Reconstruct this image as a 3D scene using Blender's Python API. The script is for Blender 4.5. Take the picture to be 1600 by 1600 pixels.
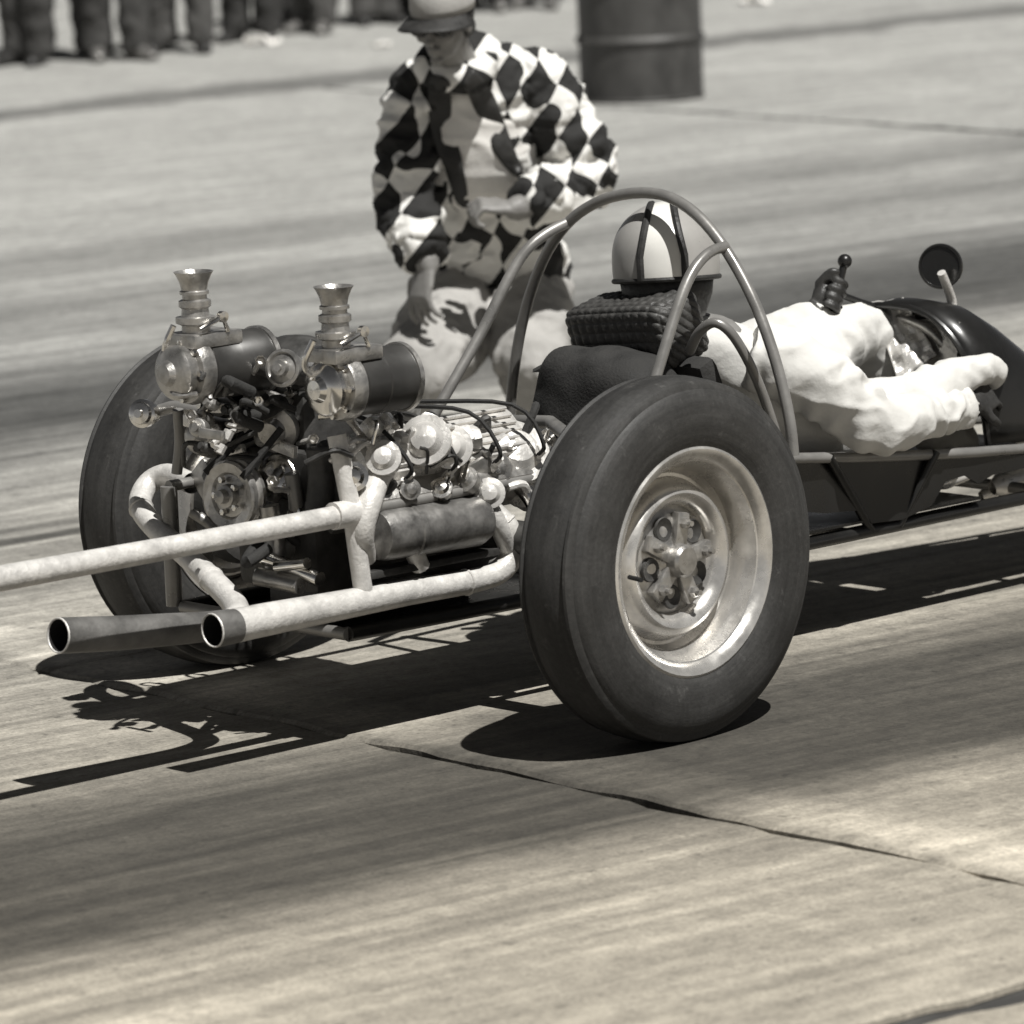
import bpy, bmesh, math, random
from mathutils import Vector, Matrix, noise
random.seed(7)
for _o in list(bpy.data.objects): bpy.data.objects.remove(_o)
SC = bpy.context.scene
COL = SC.collection
R_ = math.radians

# ------------------------------------------------------------------ camera
F_PX, CAM = 8373.9, Vector((-7.55666, -8.58367, 2.25942))
YAW, PIT, ROL = 0.8322694, 0.1611847, 0.0396051
FW = Vector((math.cos(YAW)*math.cos(PIT), math.sin(YAW)*math.cos(PIT), -math.sin(PIT)))
R0 = Vector((math.sin(YAW), -math.cos(YAW), 0)); U0 = R0.cross(FW)
RT = R0*math.cos(ROL) - U0*math.sin(ROL); UP = U0*math.cos(ROL) + R0*math.sin(ROL)
cd = bpy.data.cameras.new('camera'); cam = bpy.data.objects.new('camera', cd); COL.objects.link(cam)
m = Matrix((RT, UP, -FW)).transposed().to_4x4(); m.translation = CAM; cam.matrix_world = m
cd.sensor_width = 36; cd.lens = 36*F_PX/1600; cd.clip_start = 0.5; cd.clip_end = 3000
cd.dof.use_dof = True; cd.dof.focus_distance = 11.5; cd.dof.aperture_fstop = 5.0
SC.camera = cam

# ------------------------------------------------------------------ world, sun, exposure
SUN = Vector((-0.06, -0.51, 1.0)).normalized()
w = bpy.data.worlds.new('World'); SC.world = w; w.use_nodes = True
nt = w.node_tree; nt.nodes.clear()
sky = nt.nodes.new('ShaderNodeTexSky'); sky.sky_type = 'NISHITA'; sky.sun_disc = False; sky.altitude = 1500; sky.air_density = 0.28; sky.dust_density = 0.0; sky.ozone_density = 0.5
sky.sun_elevation = math.asin(SUN.z); sky.sun_rotation = math.atan2(SUN.x, SUN.y)
hs = nt.nodes.new('ShaderNodeHueSaturation'); hs.inputs['Saturation'].default_value = 0.08
bg = nt.nodes.new('ShaderNodeBackground'); bg.inputs['Strength'].default_value = 0.05
wo = nt.nodes.new('ShaderNodeOutputWorld')
nt.links.new(sky.outputs[0], hs.inputs['Color']); nt.links.new(hs.outputs[0], bg.inputs['Color']); nt.links.new(bg.outputs[0], wo.inputs[0])
sl = bpy.data.lights.new('sun', 'SUN'); sl.energy = 5.0; sl.angle = R_(0.55); sl.color = (1, 0.985, 0.95)
so = bpy.data.objects.new('sun', sl); COL.objects.link(so); so.rotation_euler = SUN.to_track_quat('Z', 'Y').to_euler(); so.location = (0, 0, 20)
SC.view_settings.view_transform = 'Standard'; SC.view_settings.look = 'None'; SC.view_settings.gamma = 1; SC.view_settings.exposure = 0.16
SC.view_settings.use_curve_mapping = False

# ------------------------------------------------------------------ pixel -> point (needs one known coordinate)
def PX(u, v, x=None, y=None, z=None):
    d = FW + RT*((u-800)/F_PX) - UP*((v-800)/F_PX)
    for i, a in enumerate((x, y, z)):
        if a is not None: return CAM + d*((a-CAM[i])/d[i])
TOC = Vector((-math.cos(YAW), -math.sin(YAW), 0))
def PP(u, v, base, d=0.0):      # on the upright plane through base that faces the viewer, d metres nearer
    D = FW + RT*((u-800)/F_PX) - UP*((v-800)/F_PX)
    t = (Vector(base) + TOC*d - CAM).dot(TOC)/D.dot(TOC)
    return CAM + D*t
LANE = R_(-3.385)
LX = Vector((math.cos(LANE), math.sin(LANE), 0)); LY = Vector((-math.sin(LANE), math.cos(LANE), 0))

# ------------------------------------------------------------------ materials
WARM = (1.0, 0.972, 0.925)
def g(v, t=WARM): return (v*t[0], v*t[1], v*t[2], 1)
class NT:
    def __init__(s, name):
        s.m = bpy.data.materials.new(name); s.m.use_nodes = True; s.t = s.m.node_tree; s.t.nodes.clear()
        s.out = s.n('ShaderNodeOutputMaterial'); s.b = s.n('ShaderNodeBsdfPrincipled'); s.l(s.b.outputs[0], s.out.inputs[0])
    def n(s, ty, **k):
        nd = s.t.nodes.new(ty)
        for a, b in k.items(): setattr(nd, a, b)
        return nd
    def l(s, a, b): s.t.links.new(a, b)
    def put(s, v, sock):
        if hasattr(v, 'links') or isinstance(v, bpy.types.NodeSocket): s.l(v, sock)
        else: sock.default_value = v
    def math(s, op, a, b=0.0, c=0.0, clamp=False):
        nd = s.n('ShaderNodeMath', operation=op, use_clamp=clamp)
        for i, x in enumerate((a, b, c)): s.put(x, nd.inputs[i])
        return nd.outputs[0]
    def mr(s, v, a, b, c, d, interp='LINEAR'):
        nd = s.n('ShaderNodeMapRange', interpolation_type=interp)
        for i, x in enumerate((v, a, b, c, d)): s.put(x, nd.inputs[i])
        return nd.outputs[0]
    def xyz(s, x, y, z):
        nd = s.n('ShaderNodeCombineXYZ')
        for i, q in enumerate((x, y, z)): s.put(q, nd.inputs[i])
        return nd.outputs[0]
    def noise(s, vec, scale, detail=4, rough=0.55, dist=0):
        nd = s.n('ShaderNodeTexNoise'); s.l(vec, nd.inputs['Vector'])
        nd.inputs['Scale'].default_value = scale; nd.inputs['Detail'].default_value = detail
        nd.inputs['Roughness'].default_value = rough; nd.inputs['Distortion'].default_value = dist
        return nd.outputs['Fac']
    def mixc(s, f, a, b, mode='MIX'):
        nd = s.n('ShaderNodeMix', data_type='RGBA', blend_type=mode)
        s.put(f, nd.inputs[0]); s.put(a, nd.inputs[6]); s.put(b, nd.inputs[7]); return nd.outputs[2]
    def ramp(s, f, stops):
        nd = s.n('ShaderNodeValToRGB'); s.l(f, nd.inputs[0]); e = nd.color_ramp.elements
        while len(e) > 1: e.remove(e[-1])
        e[0].position = stops[0][0]; e[0].color = stops[0][1]
        for p, c in stops[1:]:
            q = e.new(p); q.color = c
        return nd.outputs[0]
    def bump(s, h, strength=0.3, dist=0.01):
        nd = s.n('ShaderNodeBump'); nd.inputs['Strength'].default_value = strength; nd.inputs['Distance'].default_value = dist
        s.l(h, nd.inputs['Height']); s.l(nd.outputs[0], s.b.inputs['Normal'])
    def set(s, **k):
        for a, v in k.items(): s.put(v, s.b.inputs[a.replace('_', ' ')])
        return s.m
def simple(name, v, rough=0.5, metal=0.0, var=0.25, scale=14.0, bump=0.15, bscale=60.0, tint=WARM, stretch=(1, 1, 1), dirt=0.0):
    t = NT(name); tc = t.n('ShaderNodeTexCoord').outputs['Object']
    mp = t.n('ShaderNodeMapping'); t.l(tc, mp.inputs[0]); mp.inputs['Scale'].default_value = stretch; vec = mp.outputs[0]
    n1 = t.noise(vec, scale, 5, 0.6); n2 = t.noise(vec, bscale, 4)
    f = t.mr(n1, 0.3, 0.7, 1-var, 1+var)
    if dirt:
        d = t.noise(vec, scale*0.35, 6, 0.7); f = t.math('MULTIPLY', f, t.mr(d, 0.45, 0.7, 1.0, 1-dirt))
    col = t.mixc(1.0, g(v, tint), t.xyz(f, f, f), 'MULTIPLY')
    t.set(Base_Color=col, Metallic=metal, Roughness=t.mr(n1, 0.3, 0.7, max(0.03, rough-0.12), min(1, rough+0.12)))
    if bump: t.bump(n2, bump, 0.004)
    return t.m
M = {}
def rubber():
    t = NT('tyre_rubber'); P = t.n('ShaderNodeTexCoord').outputs['Object']; sp = t.n('ShaderNodeSeparateXYZ'); t.l(P, sp.inputs[0])
    rad = t.math('SQRT', t.math('ADD', t.math('MULTIPLY', sp.outputs[0], sp.outputs[0]), t.math('MULTIPLY', sp.outputs[2], sp.outputs[2])))
    ang = t.math('ARCTAN2', sp.outputs[2], sp.outputs[0]); rv = t.xyz(t.math('MULTIPLY', rad, 60), t.math('MULTIPLY', ang, 1.2), t.math('MULTIPLY', sp.outputs[1], 40))
    rings = t.mr(t.noise(rv, 1.0, 4, .6), .3, .7, .72, 1.3); blot = t.mr(t.noise(P, 7, 6, .65), .3, .7, .7, 1.35); fine = t.mr(t.noise(P, 90, 4, .7), .3, .7, .75, 1.25)
    dust = t.mr(t.noise(P, 26, 5, .75), .6, .72, 0, .035); f = t.math('ADD', t.math('MULTIPLY', .03, t.math('MULTIPLY', rings, t.math('MULTIPLY', blot, fine))), dust)
    t.set(Base_Color=t.mixc(1.0, g(1.0), t.xyz(f, f, f), 'MULTIPLY'), Roughness=t.mr(blot, .7, 1.35, .5, .75))
    t.bump(t.math('ADD', t.noise(rv, 1.6, 4, .6), t.math('MULTIPLY', t.noise(P, 120, 4), .6)), .3, .003); return t.m
M['rubber'] = rubber()
M['rim'] = simple('silver_wheel_paint', 0.66, 0.27, 0.7, 0.2, 14, 0.1, 40, dirt=0.25)
M['hubdark'] = simple('greasy_hub_metal', 0.22, 0.42, 0.6, 0.5, 22, 0.3, 60)
M['pipe'] = simple('whitened_exhaust_pipe', 0.64, 0.42, 0.15, 0.12, 40, 0.4, 140, dirt=0.3)
M['dark_end'] = simple('dark_exhaust_pipe', 0.13, 0.55, 0.2, 0.4, 12, 0.35, 90, dirt=0.6)  # darker pipe end: soot at the near mouth, long dull stretch on far pipe
M['soot'] = simple('soot', 0.01, 0.95, 0, 0.2)
M['chrome'] = simple('bright_chrome', 0.74, 0.2, 1.0, 0.08, 20, 0.015, 30)
M['alu'] = simple('cast_aluminium', 0.46, 0.36, 0.8, 0.3, 26, 0.35, 80, dirt=0.35)
M['brightalu'] = simple('polished_aluminium', 0.72, 0.3, 0.45, 0.15, 24, 0.3, 70, dirt=0.2)
M['steel'] = simple('grey_frame_tube', 0.25, 0.36, 0.35, 0.2, 12, 0.1, 60)
M['iron'] = simple('oily_engine_iron', 0.05, 0.5, 0.2, 0.5, 20, 0.4, 70)
M['black'] = simple('gloss_black_paint', 0.012, 0.33, 0, 0.3, 6, 0.03, 20)
M['matt'] = simple('matt_black_canvas', 0.024, 0.85, 0, 0.4, 24, 0.5, 160)
M['drum'] = simple('dark_blower_drum', 0.055, 0.38, 0.3, 0.25, 8, 0.06, 30)
M['weave'] = simple('black_woven_vinyl', 0.05, 0.5, 0, 0.35, 40, 0.5, 150)
M['suit'] = simple('white_cotton_suit', 0.63, 0.9, 0, 0.05, 10, 0.35, 60, tint=(1, 0.985, 0.94))
M['glove'] = simple('black_leather_glove', 0.03, 0.5, 0, 0.4, 30, 0.4, 90)
M['skin'] = simple('weathered_skin', 0.2, 0.55, 0, 0.15, 18, 0.2, 90)
M['helmet_white'] = simple('white_helmet_shell', 0.74, 0.28, 0, 0.06, 8, 0.03, 30, tint=(1, 0.985, 0.93))
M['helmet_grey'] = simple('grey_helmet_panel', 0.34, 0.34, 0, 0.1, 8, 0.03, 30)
M['leather'] = simple('black_leather_curtain', 0.022, 0.6, 0, 0.4, 30, 0.5, 90)
M['lens'] = simple('dark_lens', 0.012, 0.08, 0, 0.1, 4, 0, 10)
M['capcloth'] = simple('grey_cap_cloth', 0.4, 0.9, 0, 0.12, 20, 0.4, 200)
M['khaki'] = simple('grey_cotton_trousers', 0.36, 0.9, 0, 0.12, 8, 0.4, 120, dirt=0.12)
M['shirt'] = simple('pale_shirt', 0.75, 0.9, 0, 0.07, 10, 0.3, 120)
M['shoe'] = simple('black_shoe_leather', 0.025, 0.35, 0, 0.3, 20, 0.2, 60)
M['hair'] = simple('dark_hair', 0.02, 0.6, 0, 0.4, 60, 0.8, 200)
M['paper'] = simple('waste_paper', 0.8, 0.9, 0, 0.06, 10, 0.3, 60)
M['barrel'] = simple('dull_drum_paint', 0.065, 0.55, 0.1, 0.4, 7, 0.25, 40, dirt=0.4, stretch=(1, 1, 0.6))
M['tar'] = simple('joint_tar', 0.05, 0.9, 0, 0.4, 8, 0.5, 60)
def checker():
    t = NT('harlequin_jacket_cloth'); P = t.n('ShaderNodeTexCoord').outputs['Object']
    nd = t.n('ShaderNodeVectorMath', operation='DOT_PRODUCT'); t.l(P, nd.inputs[0]); nd.inputs[1].default_value = RT
    u = nd.outputs['Value']; sp = t.n('ShaderNodeSeparateXYZ'); t.l(P, sp.inputs[0])
    nv = t.noise(P, 5, 1); off = t.math('MULTIPLY', t.math('SUBTRACT', nv, 0.5), 0.24)
    a = t.math('DIVIDE', t.math('ADD', u, off), 0.1); b = t.math('DIVIDE', t.math('ADD', sp.outputs[2], off), 0.148)
    ck = t.n('ShaderNodeTexChecker'); ck.inputs['Scale'].default_value = 1.0
    t.l(t.xyz(t.math('ADD', a, b), t.math('SUBTRACT', a, b), 0.5), ck.inputs['Vector'])
    ck.inputs['Color1'].default_value = g(0.74, (1, 0.985, 0.94)); ck.inputs['Color2'].default_value = g(0.016)
    t.set(Base_Color=ck.outputs[0], Roughness=0.85); t.bump(t.noise(P, 90, 3), 0.3, 0.003); return t.m
M['jacket'] = checker()
def track():
    t = NT('rubbered_concrete'); P = t.n('ShaderNodeNewGeometry').outputs['Position']
    vr = t.n('ShaderNodeVectorRotate', rotation_type='Z_AXIS'); t.l(P, vr.inputs['Vector']); vr.inputs['Angle'].default_value = -LANE
    L = vr.outputs[0]; sp = t.n('ShaderNodeSeparateXYZ'); t.l(L, sp.inputs[0]); s, y = sp.outputs[0], sp.outputs[1]
    def st(a, b): return t.xyz(t.math('MULTIPLY', s, a), t.math('MULTIPLY', y, b), 0.0)
    wob = t.math('MULTIPLY', t.math('SUBTRACT', t.noise(st(.22, .9), 1.0, 4, .6), .5), .34)
    rag = t.math('MULTIPLY', t.math('SUBTRACT', t.noise(st(1.2, 2.5), 1.6, 6, .7), .5), .28)
    far = t.mr(y, 10, 13, 0, .7); ex_ = t.math('MULTIPLY', t.math('MULTIPLY', t.math('SUBTRACT', t.noise(st(2.6, 1.2), 1.0, 6, .75), .5), 1.6), far)
    yw = t.math('ADD', t.math('ADD', t.math('ADD', y, wob), rag), ex_)
    band = [(-6, .85), (-3, .95), (-1.65, 1.0), (-1.42, .55), (-1.25, .16), (-.8, .18), (-.45, .22), (-.22, .6), (.05, .9), (.9, .8), (1.6, .9), (2.3, .76), (2.9, .86),
            (3.5, .74), (3.85, .4), (4.2, .2), (4.8, .22), (5.15, .5), (5.7, .8), (6.3, .7), (6.55, .54), (6.85, .82), (7.3, .86), (7.6, .62), (8.0, .7), (8.35, .96), (13.15, .98),
            (13.33, .42), (13.8, .42), (14.0, .95), (17, .95)]
    rb = t.ramp(t.mr(yw, -6, 18, 0, 1), [((q+6)/24, (v, v, v, 1)) for q, v in band])
    stk = t.noise(st(.16, 4.5), 1.0, 6, .62); stk2 = t.noise(st(.5, 16), 1.0, 4, .6)
    near = t.math('MULTIPLY', t.mr(y, 2.5, 9.0, 1.0, .3), t.mr(y, -2.2, -1.2, .45, 1.0))
    f1 = t.math('ADD', 1.0, t.math('MULTIPLY', t.math('MULTIPLY', t.math('SUBTRACT', stk, .5), 2.1), near))
    f2 = t.math('ADD', 1.0, t.math('MULTIPLY', t.math('MULTIPLY', t.math('SUBTRACT', stk2, .5), .75), near))
    thin = t.noise(st(.07, 9), 1.0, 5, .55); f2 = t.math('MULTIPLY', f2, t.math('SUBTRACT', 1.0, t.math('MULTIPLY', t.mr(thin, .52, .64, 0, .3), near)))
    fat = t.noise(st(.09, 2.6), 2.3, 3, .5); f2 = t.math('MULTIPLY', f2, t.math('ADD', 1.0, t.math('MULTIPLY', t.mr(fat, .56, .64, 0, .2), near)))
    blot = t.mr(t.noise(L, 1.3, 6, .65), .3, .7, .86, 1.14)
    mott = t.math('MULTIPLY', t.mr(t.noise(L, 16, 5, .7, .4), .3, .7, .78, 1.22), t.mr(t.noise(st(2.2, 15), 1.0, 5, .65), .3, .7, .76, 1.24))
    grit = t.mr(t.noise(L, 100, 4, .75), .3, .7, .7, 1.3)
    spot = t.math('MULTIPLY', t.mr(t.noise(L, 22, 3, .5), .64, .74, 1.0, .6), t.mr(t.noise(L, 70, 2, .5), .66, .72, 1.0, .7))
    sc = t.math('ABSOLUTE', t.math('SUBTRACT', t.math('ADD', y, t.math('MULTIPLY', rag, .12)), 2.47)); sc2 = t.math('ABSOLUTE', t.math('SUBTRACT', t.math('ADD', y, t.math('MULTIPLY', rag, .15)), 2.62))
    sk = t.math('MULTIPLY', t.mr(sc, .025, .06, .3, 1.0), t.mr(sc2, .02, .06, .6, 1.0))
    sf = t.mr(s, 1.2, 3.0, 0, 1); sk = t.math('ADD', t.math('MULTIPLY', sk, t.math('SUBTRACT', 1.0, sf)), sf)
    jl = t.math('ADD', s, t.math('MULTIPLY', rag, .25))
    wear = t.math('MULTIPLY', t.mr(jl, -.38, -.3, 0, 1), t.mr(jl, -.22, -.1, 1, 0))
    wear = t.math('ADD', 1.0, t.math('MULTIPLY', wear, .6))
    f = rb
    for q in (f1, f2, blot, mott, grit, spot, sk, wear): f = t.math('MULTIPLY', f, q)
    tint = t.mixc(t.mr(yw, -1, 4.5, 0, 1), (.335, .304, .25, 1), (.337, .334, .316, 1))
    t.set(Base_Color=t.mixc(1.0, tint, t.xyz(f, f, f), 'MULTIPLY'), Roughness=.85)
    hgt = t.math('ADD', t.noise(L, 28, 5, .65), t.math('MULTIPLY', t.noise(L, 140, 3), .5)); t.bump(hgt, .35, .008)
    return t.m
M['track'] = track()

# ------------------------------------------------------------------ mesh helpers
def frame_of(d):
    d = Vector(d).normalized(); a = Vector((0, 0, 1)) if abs(d.z) < .9 else Vector((1, 0, 0))
    s = d.cross(a).normalized(); return d, s, s.cross(d).normalized()
def spline(pts, n=6):
    P = [Vector(p) for p in pts]; Q = [P[0]*2-P[1]]+P+[P[-1]*2-P[-2]]; o = []
    for i in range(1, len(Q)-2):
        for k in range(n):
            t = k/n; a, b, c, d = Q[i-1], Q[i], Q[i+1], Q[i+2]
            o.append(.5*((2*b)+(c-a)*t+(2*a-5*b+4*c-d)*t*t+(3*b-a-3*c+d)*t**3))
    return o+[P[-1]]
def lerpr(rs, n):
    o = []
    for i in range(n):
        t = i/(n-1)*(len(rs)-1); k = min(int(t), len(rs)-2); o.append(rs[k]+(rs[k+1]-rs[k])*(t-k))
    return o
class MB:
    def __init__(s): s.v = []; s.f = []; s.mi = []
    def add(s, vs, fs, mi=0):
        b = len(s.v); s.v += [Vector(p) for p in vs]; s.f += [tuple(b+i for i in f) for f in fs]; s.mi += [mi]*len(fs); return s
    def tube(s, pts, r, seg=12, caps=True, smooth=0, rounded=False, mi=0, rip=0.0, wl=.045):
        P = spline(pts, smooth) if smooth else [Vector(p) for p in pts]
        rs = lerpr(r, len(P)) if isinstance(r, (list, tuple)) else [r]*len(P)
        if rounded:
            d0 = (P[0]-P[1]).normalized(); d1 = (P[-1]-P[-2]).normalized(); a, b = rs[0], rs[-1]
            P = [P[0]+d0*a*.95, P[0]+d0*a*.7]+P+[P[-1]+d1*b*.7, P[-1]+d1*b*.95]; rs = [a*.3, a*.71]+rs+[b*.71, b*.3]
        d, x, y = frame_of(P[1]-P[0]); vs = []; dist = 0
        for i, p in enumerate(P):
            if i: dist += (P[i]-P[i-1]).length
            t = (P[min(i+1, len(P)-1)]-P[max(i-1, 0)]).normalized()
            x = (x-t*x.dot(t)).normalized(); y = t.cross(x)
            for k in range(seg):
                a = 2*math.pi*k/seg; q = rs[i]
                if rip: nz = noise.noise(p*9+Vector((math.cos(a), math.sin(a), 0))*1.3); q += rip*max(0, .35+1.3*nz)*(math.sin(dist*6.283/wl+2.2*math.cos(a+nz*3)+4*nz))
                vs.append(p+(x*math.cos(a)+y*math.sin(a))*q)
        fs = [(i*seg+k, i*seg+(k+1) % seg, (i+1)*seg+(k+1) % seg, (i+1)*seg+k) for i in range(len(P)-1) for k in range(seg)]
        if caps: fs += [tuple(range(seg-1, -1, -1)), tuple((len(P)-1)*seg+k for k in range(seg))]
        return s.add(vs, fs, mi)
    def lathe(s, prof, o, axis, seg=32, mi=0, closed=False):   # prof: (along axis, radius)
        d, x, y = frame_of(axis); o = Vector(o); vs = []; n = len(prof)
        for h, r in prof:
            for k in range(seg):
                a = 2*math.pi*k/seg; vs.append(o+d*h+(x*math.cos(a)+y*math.sin(a))*max(r, 1e-4))
        fs = [(i*seg+k, i*seg+(k+1) % seg, ((i+1) % n)*seg+(k+1) % seg, ((i+1) % n)*seg+k) for i in range(n if closed else n-1) for k in range(seg)]
        return s.add(vs, fs, mi)
    def box(s, c, size, rot=None, bev=0.0, mi=0):
        bm = bmesh.new(); bmesh.ops.create_cube(bm, size=1)
        for v in bm.verts: v.co = Vector((v.co.x*size[0], v.co.y*size[1], v.co.z*size[2]))
        if bev: bmesh.ops.bevel(bm, geom=bm.edges[:], offset=bev, segments=2, affect='EDGES', profile=.6)
        bm.verts.index_update(); Mx = rot or Matrix.Identity(3)
        s.add([Vector(c)+Mx @ v.co for v in bm.verts], [[v.index for v in f.verts] for f in bm.faces], mi); bm.free(); return s
    def ell(s, c, r, rot=None, seg=16, rings=10, mi=0):
        vs = []; c = Vector(c); Mx = rot or Matrix.Identity(3)
        r = (r, r, r) if not isinstance(r, (tuple, list)) else r
        for i in range(rings+1):
            th = math.pi*i/rings
            for k in range(seg):
                a = 2*math.pi*k/seg
                vs.append(c+Mx @ Vector((r[0]*max(math.sin(th), .002)*math.cos(a), r[1]*max(math.sin(th), .002)*math.sin(a), r[2]*math.cos(th))))
        fs = [(i*seg+k, (i+1)*seg+k, (i+1)*seg+(k+1) % seg, i*seg+(k+1) % seg) for i in range(rings) for k in range(seg)]
        return s.add(vs, fs+[tuple(range(seg)), tuple(rings*seg+seg-1-k for k in range(seg))], mi)
    def prism(s, poly, th, mi=0):
        n = len(poly); P = [Vector(p) for p in poly]; th = Vector(th)
        fs = [tuple(range(n)), tuple(range(2*n-1, n-1, -1))]+[(i, i+n, (i+1) % n+n, (i+1) % n) for i in range(n)]
        return s.add(P+[p+th for p in P], fs, mi)
    def sweep(s, pts, ab, side, smooth=5, seg=20, mi=0):    # elliptical cross-sections, a along side
        P = spline(pts, smooth); A = lerpr([q[0] for q in ab], len(P)); B = lerpr([q[1] for q in ab], len(P)); vs = []
        side = Vector(side)
        d0 = (P[0]-P[1]).normalized(); d1 = (P[-1]-P[-2]).normalized()
        P = [P[0]+d0*B[0]*.5]+P+[P[-1]+d1*B[-1]*.5]; A = [A[0]*.5]+A+[A[-1]*.5]; B = [B[0]*.5]+B+[B[-1]*.5]
        for i, p in enumerate(P):
            t = (P[min(i+1, len(P)-1)]-P[max(i-1, 0)]).normalized(); x = (side-t*side.dot(t)).normalized(); y = t.cross(x)
            for k in range(seg):
                a = 2*math.pi*k/seg; vs.append(p+x*math.cos(a)*A[i]+y*math.sin(a)*B[i])
        fs = [(i*seg+k, i*seg+(k+1) % seg, (i+1)*seg+(k+1) % seg, (i+1)*seg+k) for i in range(len(P)-1) for k in range(seg)]
        return s.add(vs, fs+[tuple(range(seg-1, -1, -1)), tuple((len(P)-1)*seg+k for k in range(seg))], mi)
    def mesh(s, name):
        me = bpy.data.meshes.new(name); me.from_pydata(s.v, [], s.f); me.update()
        bm = bmesh.new(); bm.from_mesh(me); bmesh.ops.recalc_face_normals(bm, faces=bm.faces[:]); bm.to_mesh(me); bm.free()
        return me
    def build(s, name, mats, parent=None, ang=38):
        off = wloc(parent); s.v = [p-off for p in s.v]
        me = s.mesh(name); mats = mats if isinstance(mats, (list, tuple)) else [mats]
        for q in mats: me.materials.append(M[q] if isinstance(q, str) else q)
        if len(mats) > 1:
            for p, i in zip(me.polygons, s.mi): p.material_index = i
        return link(name, me, parent, ang)
def wloc(o):
    v = Vector((0, 0, 0))
    while o: v = v+o.location; o = o.parent
    return v
def link(name, me, parent=None, ang=38):
    if ang: me.shade_smooth(); me.set_sharp_from_angle(angle=R_(ang))
    o = bpy.data.objects.new(name, me); COL.objects.link(o); o.parent = parent; return o
def empty(name, loc, label, cat, group=None):
    o = bpy.data.objects.new(name, None); COL.objects.link(o); o.location = loc; o.empty_display_size = .2
    o['label'] = label; o['category'] = cat
    if group: o['group'] = group
    return o
def remesh(mb, vox, it=4, folds=None):
    me = mb.mesh('tmp'); ob = bpy.data.objects.new('tmp', me); COL.objects.link(ob)
    r = ob.modifiers.new('r', 'REMESH'); r.mode = 'VOXEL'; r.voxel_size = vox
    if it: q = ob.modifiers.new('s', 'SMOOTH'); q.factor = .5; q.iterations = it
    dg = bpy.context.evaluated_depsgraph_get(); m2 = bpy.data.meshes.new_from_object(ob.evaluated_get(dg))
    bpy.data.objects.remove(ob); bpy.data.meshes.remove(me)
    if folds:
        for amp, fr in folds:
            nn = [v.normal.copy() for v in m2.vertices]
            for v, nv in zip(m2.vertices, nn):
                p = Vector((v.co.x*fr[0], v.co.y*fr[1], v.co.z*fr[2]))
                v.co += nv*(amp*((1-min(1, abs(noise.noise(p))*2.6))**1.4-.35) if amp < .0099 else amp*(1-2*abs(noise.noise(p))))
        m2.update()
    return m2
def put_mesh(name, me, mat, parent, ang=180):
    off = wloc(parent)
    for v in me.vertices: v.co -= off
    me.materials.clear(); me.materials.append(M[mat] if isinstance(mat, str) else mat); me.name = name
    return link(name, me, parent, ang)

# ------------------------------------------------------------------ ground
gb = MB(); gb.add([(-600, -600, -.035), (900, -600, -.035), (900, 900, -.035), (-600, 900, -.035)], [(0, 1, 2, 3)])
ground = gb.build('ground', 'track', None, 0); ground['kind'] = 'structure'; ground['label'] = 'wide flat paved ground reaching to the horizon'
base = MB(); ex = [(-45, -22), (65, -22), (65, 41), (-45, 41)]
base.add([LX*a+LY*b+Vector((0, 0, -.022)) for a, b in ex], [(0, 1, 2, 3)])
tr = base.build('track', 'tar', None, 0); tr['kind'] = 'structure'; tr['label'] = 'rubber streaked concrete drag strip made of large slabs'
XS = [-45, -31, -20.7, -10.55, -.38, 9.78, 19.9, 30, 45, 65]; YS = [-22, -13.7, -6.4, -2.75, .92, 4.57, 8.2, 13.3, 18.5, 26, 41]
def edge(a, b, fine):
    n = max(2, int((b-a).length/(.07 if fine else 3))); nrm = Vector((-(b-a).y, (b-a).x)).normalized()
    return [a+(b-a)*(i/n)+nrm*((noise.noise(Vector((a.x*3+i*.37, a.y*3, 1.7)))*.026+noise.noise(Vector((i*.11, a.x, a.y)))*.012+random.uniform(-.005, .005)) if fine and i else 0) for i in range(n)]
for i in range(len(XS)-1):
    for j in range(len(YS)-1):
        gx = .012; wj = .12 if YS[j] < 13 else .004; gl_ = {-.38: .008, 9.78: wj}.get(XS[i], gx); gr_ = {-.38: .008, 9.78: wj}.get(XS[i+1], gx)
        x0, x1, y0, y1 = XS[i]+gl_/2, XS[i+1]-gr_/2, YS[j]+(.05 if YS[j] in (-2.75,) else .004), YS[j+1]-(.05 if YS[j+1] in (-2.75,) else .004)
        fine = -12 < XS[i] < 10 and -14 < YS[j] < 12
        c = [Vector((x0, y0)), Vector((x1, y0)), Vector((x1, y1)), Vector((x0, y1))]; ring = []
        for k in range(4): ring += edge(c[k], c[(k+1) % 4], fine)
        zt = random.uniform(-.002, .002) + (.006 if XS[i] == -.38 else 0) if fine else 0
        n = len(ring); cen = sum(ring, Vector((0, 0)))/n; vs = []
        for d, z in ((0, -.02), (0, zt-.007), (.012, zt)):
            for p in ring:
                q = p+Vector((max(-d, min(d, cen.x-p.x)), max(-d, min(d, cen.y-p.y)))); vs.append(LX*q.x+LY*q.y+Vector((0, 0, z)))
        fs = [(a*n+k, a*n+(k+1) % n, (a+1)*n+(k+1) % n, (a+1)*n+k) for a in range(2) for k in range(n)]+[tuple(range(2*n, 3*n))]
        MB().add(vs, fs).build('slab', 'track', tr, 0)

# ------------------------------------------------------------------ dragster
car = empty('dragster', (0, 0, 0), 'open rear-engined dragster with roll hoop and fat rear slicks, seen from behind', 'race car')
def part(name, mat, mb, parent=car, label=None, ang=38):
    o = mb.build(name, mat, parent, ang)
    if label: o['label'] = label
    return o
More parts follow.
